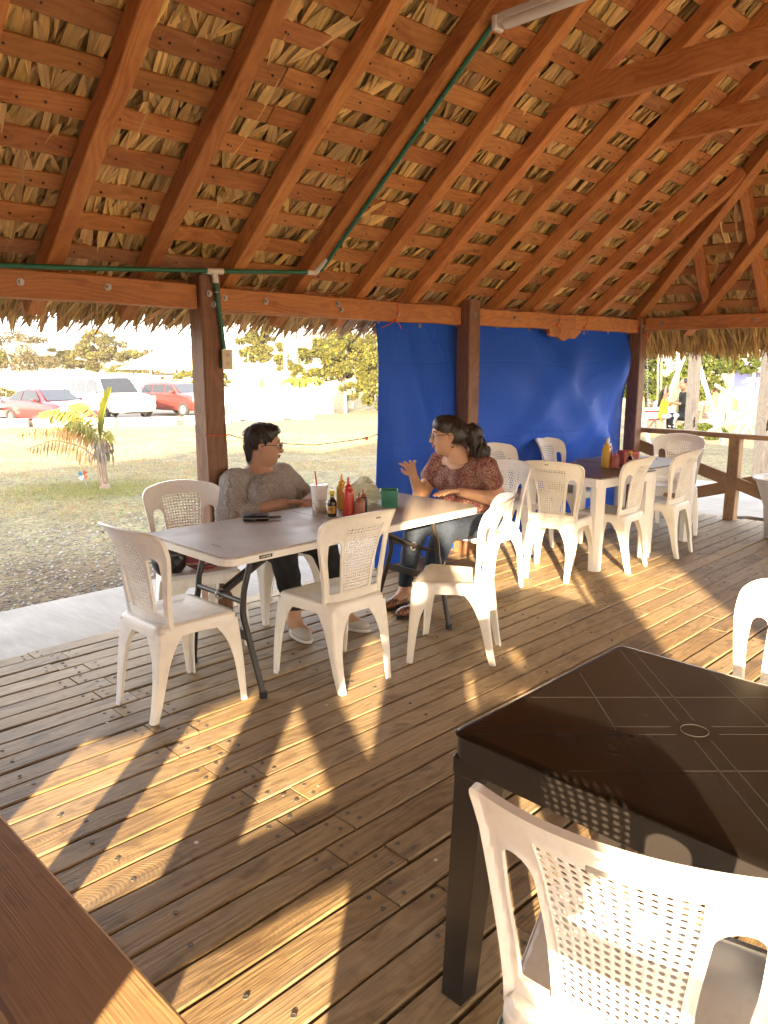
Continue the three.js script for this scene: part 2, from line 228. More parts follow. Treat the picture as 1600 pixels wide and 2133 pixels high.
// ---------- concrete walk round the deck ----------
{
  const s = new THREE.Shape([[-2, -5.3], [10.8, -5.3], [10.8, 6], [8.6, 6], [8.6, -3.0], [8.24, -3.4], [8.24, -4.35], [-2, -4.35]].map(([a, b]) => new THREE.Vector2(a, b)));
  const g = new THREE.ExtrudeGeometry(s, { depth: .1, bevelEnabled: true, bevelSize: .006, bevelThickness: .006, bevelSegments: 2 }); g.rotateX(Math.PI / 2);
  const o = struct('concrete_walk', flatUV(g, .5), M.concrete); o.rotation.y = Math.PI / 4; o.position.y = -.045;
}

// pale swept yard on the sunny side of the pavilion
{
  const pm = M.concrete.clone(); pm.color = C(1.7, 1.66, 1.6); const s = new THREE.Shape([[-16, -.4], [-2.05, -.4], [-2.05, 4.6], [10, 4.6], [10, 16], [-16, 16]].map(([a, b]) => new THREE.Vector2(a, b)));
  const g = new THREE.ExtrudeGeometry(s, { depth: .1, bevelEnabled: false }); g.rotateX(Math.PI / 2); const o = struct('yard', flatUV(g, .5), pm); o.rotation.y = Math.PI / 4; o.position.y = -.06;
  const s2 = new THREE.Shape([[-2.04, -.4], [-.12, -.4], [-.12, 4.45], [8.2, 4.45], [8.2, 4.59], [-2.04, 4.59]].map(([a, b]) => new THREE.Vector2(a, b))); const g2 = new THREE.ExtrudeGeometry(s2, { depth: .1, bevelEnabled: false }); g2.rotateX(Math.PI / 2); const o2 = struct('step', flatUV(g2, .5), pm); o2.rotation.y = Math.PI / 4; o2.position.y = -.05;
}
// ---------- thatched pavilion (local axes: x along the boards, z across) ----------
const pav = thing('thatched_pavilion', 'open wooden pavilion with palm thatch roof, red-brown beams and posts', 'pavilion', V(0, 0, 0), Math.PI / 4);
const EL = -4.12, ER = 4.12, A0 = .2, A1 = 8.0, PL = .8, PE = 1.3, RT = 5.36, H0 = 2.06;
const hL = b => H0 + PL * (b - EL), hE = a => H0 + PE * (A1 - a);           // underside of the rafters
const post = (a, b, h0, h1, w = .14, m = M.post) => { const p = obj('post', timber(h1 - h0, w, w, .008, 6, .004), m, pav); p.rotation.z = Math.PI / 2; p.position.set(a, (h0 + h1) / 2, b); return p; };
for (const [a, t] of [[2.585, 2.09], [5.06, 2.09], [7.94, 2.06], [.13, 2.05]]) post(a, -4.08, -.16, t);
post(.08, -1.07, -.16, 2.05, .15); post(.13, 1.5, -.16, 2.05); post(.13, 4.08, -.16, 2.05); post(7.94, 0, -.16, 2.05); post(7.94, 4.08, -.16, 2.05); post(4, 4.08, -.16, 2.05);
const beamB = (p, q, H = .135, W = .09) => stick('beam', V(...p), V(...q), H, W, M.beam, pav, { seg: 8, wob: .004 });
beamB([.2, 1.975, -4.09], [2.51, 1.975, -4.09]); beamB([2.66, 1.968, -4.07], [3.72, 1.968, -4.07], .125, .05); beamB([2.66, 1.965, -4.145], [4.985, 1.965, -4.145], .14, .08); beamB([5.135, 1.965, -4.10], [6.62, 1.965, -4.10]); beamB([6.63, 1.972, -4.10], [7.865, 1.972, -4.10]);
beamB([7.97, 1.99, -4.0], [7.97, 1.99, -.08]); beamB([7.97, 1.99, .08], [7.97, 1.99, 4.0]); beamB([.13, 1.99, -4.0], [.13, 1.99, 4.0]); beamB([.2, 1.99, 4.09], [7.9, 1.99, 4.09]);
// a sagging slab of bark left under the beam
obj('bark_slab', sheet((x, y) => Math.max(-.045 - .05 * Math.cos((x - 6.45) * 6) + .012 * Math.sin(x * 31) - y, y - .0), 6.2, 6.75, -.12, .01, 40, 14, (x, y) => [x, 1.9 + y, -4.055], (x, y) => [x, 1.9 + y, -4.085]), M.beam, pav);
// bolts on the beams
const bolt = (x, y, z, end) => { const g = mergeGeometries([plain(new THREE.CylinderGeometry(.019, .019, .006, 14)), plain(T(new THREE.CylinderGeometry(.010, .010, .016, 6), 0, .008, 0))]); const o = obj('bolt', g, M.steel, pav); o.position.set(x, y, z); if (end) o.rotation.z = Math.PI / 2; else o.rotation.x = Math.PI / 2; };
for (const [a, y, z] of [[1.52, 1.985, -4.043], [1.97, 1.99, -4.043], [2.57, 1.99, -4.008], [2.6, 1.93, -4.008], [2.70, 1.975, -4.043], [3.0, 1.97, -4.043], [3.60, 1.985, -4.043], [3.63, 1.95, -4.043], [4.25, 1.95, -4.103], [5.04, 1.97, -4.008], [5.65, 1.975, -4.053], [6.35, 1.975, -4.053], [7.9, 1.975, -4.008], [7.95, 1.945, -4.008]]) bolt(a, y, z);
for (const b of [-3.82, -2.88]) bolt(7.923, 2.0, b, true);
// rafters
const RD = .105, RW = .088, n1 = 1 / Math.hypot(1, PL), n2 = 1 / Math.hypot(1, PE);
const hipB = a => a > 2.74 && a < 5.46 ? 0 : a >= 5.46 ? EL + (A1 - a) * PE / PL : EL + (a - A0) * PE / PL;
for (let k = 0; k < 15; k++) {
  const a = 1.16 + .5455 * (k - 1) + rr(-.02, .02); if (a > 7.6 || a < .5) continue;
  const b1 = Math.min(hipB(a), 0) - .05, up = V(0, n1, -PL * n1);
  stick('rafter', V(a, hL(-4.42) + RD / 2 / n1, -4.42), V(a, hL(b1) + RD / 2 / n1, b1), RD, RW, pickOf(M.rafters), pav, { up, seg: 9, wob: .005 });
}
const upE = V(PE * n2, n2, 0);
for (let k = 0; k < 12; k++) {
  const b = -3.36 + .53 * k, a1 = A1 - Math.min(2.5, (Math.min(b, -b) - EL) * PL / PE) + .06;
  stick('rafter', V(8.14, hE(8.14) + RD / 2 / n2, b), V(a1, hE(a1) + RD / 2 / n2, b), RD, RW * .9, pickOf(M.rafters), pav, { up: upE, seg: 7, wob: .005 });
}
const hip = (p, q, w = RW) => stick('hip_rafter', V(...p), V(...q), .14, w, M.roofWood, pav, { up: V(.5, 1, -.5).normalize(), seg: 9, wob: .005 });
hip([8.10, 1.97, -4.28], [5.5, 5.30 + .05, -.06]); hip([8.14, 1.93, -3.64], [5.98, 4.70 + .02, -.45]); hip([8.28, 1.78, 4.50], [5.5, 5.35, .06]);
hip([-.08, 1.78, -4.5], [2.7, 5.35, -.06]); hip([-.08, 1.78, 4.5], [2.7, 5.35, .06]);
stick('ridge_beam', V(2.7, 5.36, 0), V(5.5, 5.36, 0), .14, .08, M.roofWood, pav);
// tie beams
for (const [a, b0, b1, h] of [[3.28, -2.9, 2.9, 3.335], [4.36, -2.98, 2.9, 3.20], [5.58, -2.95, 2.9, 3.22]]) stick('tie_beam', V(a + .07, h, b0), V(a + .07, h, b1), .155, .05, M.roofWood, pav, { seg: 10, wob: .006 });

// battens
const BH = .02, BW = .10, step = .205;
for (let s = .03; s < 5.5; s += step) {
  const b = EL - .22 + s / Math.hypot(1, PL); if (b > -.1) break; const y = hL(b) + RD / n1 + .012, t = PE / PL;
  const aL = Math.max(A0 - .25, A0 + (b - EL) / t), aR = Math.min(A1 + .25, A1 - (b - EL) / t), up = V(0, n1, -PL * n1);
  const cuts = [Math.max(aL, .2), lerp(aL, aR, rr(.25, .45)), lerp(aL, aR, rr(.6, .8)), aR];
  for (let k = 0; k < 3; k++) if (cuts[k + 1] - cuts[k] > .1) stick('batten', V(cuts[k] + .002, y + rr(-.003, .003), b + rr(-.008, .008)), V(cuts[k + 1] - .002, y + rr(-.003, .003), b + rr(-.008, .008)), BH, BW * rr(.85, 1.08), pickOf(M.battens), pav, { up, seg: 6, wob: .002, c: .003 });
}
for (let s = .03; s < 4.6; s += step) {
  const a = A1 + .2 - s / Math.hypot(1, PE); if (a < 5.5) break; const y = hE(a) + RD / n2 + .012, bL = EL + (A1 - a) * PE / PL - .05;
  for (const [p, q] of [[bL, bL * .35], [bL * .35, 1.2]]) if (q > p) stick('batten', V(a + rr(-.006, .006), y, p), V(a + rr(-.006, .006), y, Math.max(q, p + .1)), BH, BW * rr(.85, 1.08), pickOf(M.battens), pav, { up: upE, seg: 5, wob: .002, c: .003 });
}
// nail heads where the battens cross the rafters, and old water stains' black nails
{ const ng = new THREE.CylinderGeometry(.006, .006, .004, 6), L = []; for (let k = 0; k < 15; k++) for (let s2 = .03; s2 < 4; s2 += step) { const b = EL - .22 + s2 * n1, a = 1.16 + .5455 * (k - 1); if (b > -.5 || a > 7.5 || a < .4) continue; for (const d of [-.2, -.13, .12, .19]) L.push([a + d + rr(-.03, .03), hL(b) + RD / n1 - .0015, b + rr(-.02, .02)]); }
  const im = new THREE.InstancedMesh(ng, M.dark, L.length); im.name = 'nail'; im.userData.kind = 'stuff'; const q = new THREE.Matrix4().makeRotationX(-Math.atan(PL)); L.forEach((p, i) => im.setMatrixAt(i, q.clone().setPosition(...p))); pav.add(im); }
// thatch: a thick slab over the four slopes ...
{
  const P = [], U = [], dy = RD / n1 + .10, oA = .30, oB = .40;
  const layer = (y, w) => { const e = [[A0 - oA, H0 - PE * oA + y, EL - oB], [A1 + oA, H0 - PE * oA + y, EL - oB], [A1 + oA, H0 - PE * oA + y, ER + oB], [A0 - oA, H0 - PE * oA + y, ER + oB]], r = [[2.73 - w, RT + y, 0], [5.47 + w, RT + y, 0]]; return [e, r]; };
  const [e, r] = layer(dy, 0), [E2, R2] = layer(dy + .26, .03);
  // the long eaves sit where their own pitch puts them
  for (const q of [e, E2]) for (const v of q) v[1] = Math.max(v[1], H0 - PL * oB + (q === e ? dy : dy + .22));
  const quad = (...v) => { const t = v.length === 4 ? [0, 1, 2, 0, 2, 3] : [0, 1, 2]; for (const i of t) { P.push(...v[i]); U.push((v[i][0] + v[i][2] * .3) / 1.2, (v[i][2] + v[i][1] * .5) / 1.2); } };
  for (const [a, b] of [[e, r], [E2, R2]]) { quad(a[0], a[1], b[1], b[0]); quad(a[1], a[2], b[1]); quad(a[2], a[3], b[0], b[1]); quad(a[3], a[0], b[0]); }
  for (let i = 0; i < 4; i++) quad(e[i], e[(i + 1) % 4], E2[(i + 1) % 4], E2[i]);
  tag(obj('thatch', fromTris(P, null, U), M.thatch, pav), null, null, null, 'stuff');
}
// ... and the palm leaves one sees between the battens
function bladeGeo(L, w) { const P = [], U = [], n = 5; const c = t => [(t - .5) * L, .018 * Math.sin(t * 3) * L, 0], hw = t => w * .5 * Math.min(1, (1 - t) * 3.2 + .08) * Math.min(1, .5 + t * 4);
  for (let k = 0; k < n; k++) for (const s of [-1, 1]) { const t0 = k / n, t1 = (k + 1) / n, a = c(t0), b = c(t1), A = [a[0], a[1] - .004, s * hw(t0)], B = [b[0], b[1] - .004, s * hw(t1)]; P.push(...a, ...b, ...B, ...a, ...B, ...A); U.push(.5, t0, .5, t1, .5 + s * .5, t1, .5, t0, .5 + s * .5, t1, .5 + s * .5, t0); }
  return fromTris(P, null, U); }
const blades = [bladeGeo(.46, .044), bladeGeo(.40, .030), bladeGeo(.52, .058)];
{
  const all = [[], [], []], m4 = new THREE.Matrix4(), eu = new THREE.Matrix4(), cam = V(0, 1.6, 0);
  const basis = (x, y) => { const z = x.clone().cross(y).normalize(); return new THREE.Matrix4().makeBasis(x, z.clone().cross(x), z); };
  const put = (p, x, y, yaw, tilt, s, wz = rr(.8, 1.3)) => { const m = basis(x, y).multiply(eu.makeRotationFromEuler(new THREE.Euler(rr(-.5, .5), yaw, tilt, 'YZX'))); m.scale(V(s, 1, wz)); m.setPosition(p); const k = rr(.5, 1.1); all[Math.floor(rnd() * 3)].push([m, C(.92 * k, .62 * k * rr(.92, 1.05), .25 * k * rr(.8, 1.1)), p.distanceTo(cam)]); };
  const yL = V(0, n1, -PL * n1), xL = V(0, PL * n1, n1);
  for (let s = -.1; s < 5.4; s += .17) { const b = EL - .3 + s * n1; if (b > -.3) break; const t = PE / PL, aL = Math.max(.4, A0 + (b - EL) / t), aR = A1 + .15 - (b - EL) / t;
    for (let a = aL; a < aR; a += rr(.020, .034)) { const wild = rnd() < .4; const y = hL(b) + RD / n1 + .042 + rr(-.004, .035); put(V(a, y, b + rr(-.05, .05)), rnd() < .9 ? xL.clone().negate() : xL, yL, wild ? rr(-.75, .75) : rr(-.16, .16), rr(-.03, .05), rr(.8, 1.2)); } }
  const xE = V(-n2, PE * n2, 0);
  for (let s = -.1; s < 4.4; s += .17) { const a = A1 + .25 - s * n2; if (a < 5.6) break; const bL = EL + (A1 - a) * PE / PL - .1;
    for (let b = bL; b < .8; b += rr(.02, .036)) { const wild = rnd() < .4; const y = hE(a) + RD / n2 + .05 + rr(-.008, .045); put(V(a + rr(-.04, .04), y, b), xE.clone().negate(), upE, wild ? rr(-.75, .75) : rr(-.18, .18), rr(-.03, .05), rr(.8, 1.2)); } }
  // fringes at the eaves
  const nf = (n, pos, out, down) => { for (let i = 0; i < n; i++) { const p = pos(rnd()), d = out.clone().multiplyScalar(down[0] * rr(.6, 1.2)).add(V(rr(-.3, .3), -down[1], rr(-.3, .3))).normalize(); const y = V(rr(-.5, .5), .6, rr(-.5, .5)).add(out).normalize(); put(p.add(V(rr(-.03, .03), rr(-.04, .06), rr(-.03, .03))), d, y, 0, rr(-.1, .1), rr(.7, 1.1), rr(.28, .55)); } };
  nf(13000, t => V(lerp(-.1, 8.3, t), 1.955 + rr(-.03, .22), -4.44 - rr(0, .16)), V(0, 0, -1), [1.0, .55]);
  nf(6500, t => V(8.25 + rr(0, .14), 1.84 + rr(-.03, .34), lerp(-4.6, -1.2, t)), V(1, 0, 0), [.5, .9]);
  nf(900, t => V(8.27 + rr(0, .14), 1.84 + rr(-.02, .2), lerp(-1.2, 4.5, t)), V(1, 0, 0), [.5, .9]);
  nf(1300, t => V(-.07 - rr(0, .12), 2.0 + rr(-.02, .10), lerp(-4.5, 4.5, t)), V(-1, 0, 0), [.7, .7]);
  // the nearest in view are leaves of their own, the rest one mass
  const flat = []; all.forEach((L, v) => L.forEach(e => flat.push([e, v]))); const w = AB(1, 0).clone();
  const inView = e => { const p = V().setFromMatrixPosition(e[0]), x = (p.x + p.z) * S2, z = (p.z - p.x) * S2, y = p.y - 1.6, f = y * -.1908 - z * .9816; return f > .5 && Math.abs(x / f) < .47 && Math.abs((y * .9816 - z * .1908 * -1 * -1) / f) < .62; };
  flat.sort((p, q) => (inView(q[0]) ? 1 / q[0][2] : 0) - (inView(p[0]) ? 1 / p[0][2] : 0));
  const tones = [.6, .75, .9, 1.05].map(k => { const m = M.straw.clone(); m.color = C(.92 * k, .62 * k, .25 * k); return m; });
  flat.slice(0, 290).forEach(([e, v], i) => { const o = obj('palm_leaf', blades[v], tones[i % 4], pav); e[0].decompose(o.position, o.quaternion, o.scale); });
  for (let v = 0; v < 3; v++) { const L = flat.slice(290).filter(f => f[1] === v).map(f => f[0]); const m = M.straw.clone(); m.color.set(1, 1, 1); const im = new THREE.InstancedMesh(blades[v], m, L.length); im.name = 'palm_leaves'; im.userData.kind = 'stuff'; im.castShadow = im.receiveShadow = true; L.forEach((e, i) => { im.setMatrixAt(i, e[0]); im.setColorAt(i, e[1]); }); pav.add(im); }
}
// rails: far end and near end
function railing(label, a, bs, b0, b1, hTop, wTop, hx, sl, pos) {
  const t = thing('wooden_railing', label, 'railing', V(0, 0, 0), Math.PI / 4);
  stick('top_rail', V(a, hTop - .025, b0), V(a, hTop - .025, b1), .05, wTop, M.rail, t, { seg: 14, wob: .003 });
  bs.forEach((b, i) => {
    const p = obj('post', timber(hTop - .05 + .1, .11, .11, .006, 5), M.rail, t); p.rotation.z = Math.PI / 2; p.position.set(a, (hTop - .05 - .1) / 2, b);
    if (i % 2 === 0) { const h = 1.3; for (const s of [1, -1]) { const q = stick('brace', V(a + s * .036 - .0, hx - s * sl * h, Math.max(b - h, b0)), V(a + s * .036, hx + s * sl * h, Math.min(b + h, b1)), .125, .035, M.rail, t, { seg: 6 }); } }
  });
  return t;
}
railing('brown wooden railing with crossed braces at far end of the deck', 8.1, [-3.02, -.42, 2.2], -4.14, 4.0, .885, .10, .37, .27);
railing('sunlit rough wooden railing plank at the near edge of the deck', .287, [-.49, -1.79, 2.11, .81, -3.09, 3.4].slice(0, 3).concat([]), -4.0, 4.0, .9, .135, .45, .32);
// ---------- white plastic chairs ----------
const chairGeo = (() => {
  const hw = y => lerp(.182, .232, sm(.42, .86, y)), pw = y => lerp(.080, .112, Math.pow(sm(.44, .84, y), 1.3)), Z = (x, y) => -.165 - (y - .42) * .30 - Math.max(0, y - .74) * .12 + 1.0 * x * x * (1 + .8 * sm(.5, .85, y)) + .03 * Math.sin((y - .42) * 6.5);
  const yt = x => .875 - .62 * x * x;
  const outer = (x, y) => { const c = Math.max(Math.abs(x) - hw(y), y - yt(x)), k = .045; const a = Math.abs(x) - hw(y) + k, b = y - yt(x) + k; return a > 0 && b > 0 ? Math.hypot(a, b) - k : Math.max(c, -1e-9 > c ? c : c); };
  const slot = (x, y) => { const ax = Math.abs(x), l = pw(y) + .017, r = hw(y) - .030 - .012 * sm(.6, .75, y), mid = (l + r) / 2, w = (r - l) / 2, top = .735, bot = .475 - .10 * (ax - .10); const s = Math.abs(ax - mid) - w; const a = s + w * .98, b = y - top + w * .95; const cap = b > 0 ? Math.hypot(Math.max(0, a), b) - w * .98 : s; return Math.max(cap, bot - y); };
  const pan = (x, y) => Math.max(Math.abs(x) - pw(y), .478 - y, y - .805 + .4 * x * x);
  const f = (x, y) => Math.max(outer(x, y), -slot(x, y), -pan(x, y));
  const lip = (x, y) => .013 * sm(-.016, 0, outer(x, y)) + .005 * sm(-.010, 0, -slot(x, y)) + .003 * sm(-.008, 0, -pan(x, y));
  const back = sheet(f, -.24, .24, .405, .885, 72, 72, (x, y) => [x, y, Z(x, y) + .003], (x, y) => [x, y, Z(x, y) - .0035 - lip(x, y)], .6);
  // woven panel: a grid of cells each with its own hole
  const nx = 13, ny = 22, P = [], U = [], y0 = .474, y1 = .812, map = (i, j, d) => { const y = lerp(y0, y1, j / ny), w = pw(y) + .004, x = lerp(-w, w, i / nx), yy = y - .4 * x * x * (j / ny); return [x, yy, Z(x, yy) + d]; };
  const cell = (i, j) => { const O = [[0, 0], [.5, 0], [1, 0], [1, .5], [1, 1], [.5, 1], [0, 1], [0, .5]], R = O.map(([a, b]) => { const l = Math.hypot(a - .5, b - .5); return [.5 + (a - .5) / l * .33, .5 + (b - .5) / l * .30]; });
    const g = [[.0015, -1], [-.0025, 1]]; for (const [d, s] of g) for (let k = 0; k < 8; k++) { const q = (k + 1) % 8, A = map(i + O[k][0], j + O[k][1], d), B = map(i + O[q][0], j + O[q][1], d), D = map(i + R[k][0], j + R[k][1], d * .6), E = map(i + R[q][0], j + R[q][1], d * .6); const L = s < 0 ? [A, B, E, A, E, D] : [A, E, B, A, D, E]; for (const v of L) { P.push(...v); U.push(v[0], v[1]); } }
    for (let k = 0; k < 8; k++) { const q = (k + 1) % 8, A = map(i + R[k][0], j + R[k][1], .0009), B = map(i + R[q][0], j + R[q][1], .0009), D = map(i + R[k][0], j + R[k][1], -.0015), E = map(i + R[q][0], j + R[q][1], -.0015); for (const v of [A, B, E, A, E, D]) { P.push(...v); U.push(v[0], v[1]); } } };
  for (let j = 0; j < ny; j++) for (let i = 0; i < nx; i++) cell(i, j);
  const panel = fromTris(P, null, U);
  // seat: dished pan with a rim, skirt below
  const wz = z => lerp(.205, .172, sm(.2, -.2, z)), sf = (x, z) => { const a = Math.abs(x) - wz(z), b = Math.abs(z) - .195, k = .045, p = a + k, q = b + k; return p > 0 && q > 0 ? Math.hypot(p, q) - k : Math.max(a, b); };
  const sy = (x, z) => .432 - .016 * sm(.0, -.12, sf(x, z)) * (1 - sm(.1, .2, z)) - .03 * sm(.15, .2, z) * 0 - .012 * sm(.16, .197, z) + .0012 * Math.max(0, Math.cos(x * 2 * Math.PI / .035)) * sm(-.03, -.05, sf(x, z)) - .010 * Math.pow(sm(-.012, 0, sf(x, z)), 2);
  const top = sheet(sf, -.22, .22, -.21, .21, 64, 40, (x, z) => [x, sy(x, z), z], (x, z) => [x, sy(x, z) - .005, z], .6);
  const SK = [], SU = [], loop = []; const NL = 96; for (let i = 0; i < NL; i++) { const t = i / NL * Math.PI * 2; let lo = 0, hi = .4; for (let q = 0; q < 24; q++) { const m = (lo + hi) / 2; if (sf(m * Math.cos(t), m * Math.sin(t)) < 0) lo = m; else hi = m; } loop.push([lo * Math.cos(t), lo * Math.sin(t)]); }
  const ring = (s, y) => loop.map(([x, z]) => { const c = Math.max(0, Math.min(Math.abs(x) / .2, 1) * Math.min(Math.abs(z) / .19, 1)); return [x * s, y - (y < .41 ? .045 * Math.pow(c, 3) : 0), z * s]; });
  const R = [ring(1.0, .424), ring(1.022, .418), ring(1.03, .375), ring(1.005, .375), ring(.985, .42)];
  for (let k = 0; k < 4; k++) for (let i = 0; i < NL; i++) { const j = (i + 1) % NL; for (const v of [R[k][i], R[k + 1][j], R[k + 1][i], R[k][i], R[k][j], R[k + 1][j]]) { SK.push(...v); SU.push(v[0], v[1]); } }
  const skirt = toCreasedNormals(fromTris(SK, null, SU), .6);
  const seat = mergeGeometries([plain(top), plain(skirt)]);
  const leg = (sx, sz) => {
    const C1 = sz > 0 ? [.207 * sx, .40, .197] : [.176 * sx, .40, -.197], C0 = sz > 0 ? [.238 * sx, 0, .215] : [.168 * sx, 0, -.252], n = 14, P = [], U = [], secs = [];
    for (let k = 0; k <= n; k++) { const t = k / n, y = lerp(0, .40, t), cx = lerp(C0[0], C1[0], t) + .010 * sx * Math.sin(t * Math.PI), cz = lerp(C0[2], C1[2], Math.pow(t, .8)), w = .036 + .030 * t + .075 * Math.pow(t, 5), wz2 = .034 + .028 * t + .085 * Math.pow(t, 5), th = .0065, r = .013;
      const o = [], q = []; o.push([cx - sx * w, cz - sz * .004]); for (let i = 0; i <= 4; i++) { const a = i / 4 * Math.PI / 2; o.push([cx - sx * (r - r * Math.sin(a)), cz - sz * (r - r * Math.cos(a))]); } o.push([cx - sx * .004, cz - sz * wz2]);
      const i0 = [cx - sx * w, cz - sz * (th + .004)], i1 = [cx - sx * th * 1.6, cz - sz * th * 1.6], i2 = [cx - sx * (th + .004), cz - sz * wz2]; secs.push([...o, i2, i1, i0].map(v => [v[0], y, v[1]])); }
    const m = secs[0].length, fl = sx * sz > 0; for (let k = 0; k < n; k++) for (let i = 0; i < m; i++) { const j = (i + 1) % m, A = secs[k][i], B = secs[k][j], D = secs[k + 1][i], E = secs[k + 1][j]; for (const v of fl ? [A, B, E, A, E, D] : [A, E, B, A, D, E]) { P.push(...v); U.push(v[0] + v[2], v[1]); } }
    for (let i = 1; i + 1 < m; i++) for (const v of [secs[0][0], secs[0][i], secs[0][i + 1]]) { P.push(...v); U.push(v[0], v[2]); }
    return toCreasedNormals(fromTris(P, null, U), .55);
  };
  return { back, panel, seat, legs: [leg(1, 1), leg(-1, 1), leg(1, -1), leg(-1, -1)] };
})();
let chairProto = null;
function chair(a, b, fa, fb, label, group) {
  let t;
  if (!chairProto) { t = chairProto = thing('plastic_chair', label, 'chair'); obj('seat', chairGeo.seat, M.chair, t); const bk = obj('backrest', chairGeo.back, M.chair, t); obj('perforated_panel', chairGeo.panel, M.chairPanel, bk); for (const g of chairGeo.legs) obj('leg', g, M.chair, t);
    const br = obj('brand_plate', T(box(.028, .008, .003, .001), 0, .848, -.345), mat(.34, .30, .26, .6), bk); br.position.z = .012; }
  else { t = chairProto.clone(); t.name = numbered('plastic_chair'); scene.add(t); }
  const d = AB(fa, fb); t.position.copy(AB(a, b)); t.position.y = .001; t.rotation.set(0, Math.atan2(d.x, d.z), 0); const cm = pickOf(M.chairs); t.traverse(o => { if (o.isMesh && o.name !== 'brand_plate') o.material = cm; }); t.scale.set(1.02, 1.035, 1.02); tag(t, label, 'chair', group); return t;
}
const CG = 'white plastic chairs around the tables';
chair(1.785, -3.175, 1, -.03, 'white perforated plastic chair at the left end of the grey folding table', CG);
chair(2.52, -2.885, .03, -1, 'white plastic chair in the middle of the near side of the folding table', CG);
chair(3.19, -2.64, -.52, -.86, 'half sunlit white plastic chair, rightmost on the near side of the folding table', CG);
chair(2.27, -3.80, -.28, 1, 'white plastic chair holding bags behind the left end of the folding table', CG);
chair(2.92, -3.95, .05, 1, 'white plastic chair that the woman in the grey sweater sits on', CG);
chair(4.27, -3.27, -1, -.04, 'white plastic chair that the woman in the patterned blouse sits on', CG);
chair(5.02, -3.14, .97, -.26, 'white plastic chair at the left end of the square tables, back to viewer', CG);
chair(5.53, -2.98, -.06, -1, 'white plastic chair at the front of the square tables, beside the corner leg', CG);
chair(6.24, -2.92, -.06, -1, 'white plastic chair furthest right along the front of the square tables', CG);
chair(5.46, -3.80, .12, 1, 'white plastic chair by the blue tarpaulin, left of two behind the square tables', CG);
chair(6.20, -3.78, .1, 1, 'white plastic chair by the blue tarpaulin, right of two behind the square tables', CG);
chair(7.18, -3.22, -.93, .35, 'white plastic chair at the far right end of the square tables by the railing', CG);
chair(1.235, -.545, .976, -.22, 'large near white plastic chair pushed against the black table', CG).scale.set(1.17, 1.07, 1.09);
chair(2.385, -.815, -.86, -.48, 'white plastic chair beyond the black table, cut off by the right edge', CG);

// ---------- folding table ----------
const tableTopMat = new THREE.MeshStandardMaterial({ map: dataTex(512, 512, (u, v) => { const a = fbm(u, v, 120, 120, 2, 61), b = fbm(u, v, 8, 8, 4, 62); const k = .335 + .06 * (a - .5) + .06 * (b - .5); return [k * 1.12, k * .94, k * .81]; }), roughnessMap: grayTex(256, 256, (u, v) => .45 + .3 * fbm(u, v, 9, 9, 4, 63)), roughness: .8, side: THREE.DoubleSide });
function decal(w, h, text, o = {}) { const cv = document.createElement('canvas'); cv.width = o.cw ?? 512; cv.height = o.ch ?? 128; const x = cv.getContext('2d'); x.fillStyle = o.bg ?? '#15130f'; x.fillRect(0, 0, cv.width, cv.height); x.fillStyle = o.fg ?? '#e8e2d4'; x.font = o.font ?? 'bold 88px sans-serif'; x.textAlign = 'center'; x.textBaseline = 'middle'; (Array.isArray(text) ? text : [text]).forEach((t, i, L) => x.fillText(t, cv.width / 2, cv.height * (i + .5) / L.length + (o.dy ?? 4))); const t = new THREE.CanvasTexture(cv); t.colorSpace = THREE.SRGBColorSpace; return new THREE.MeshStandardMaterial({ map: t, roughness: .5 }); }
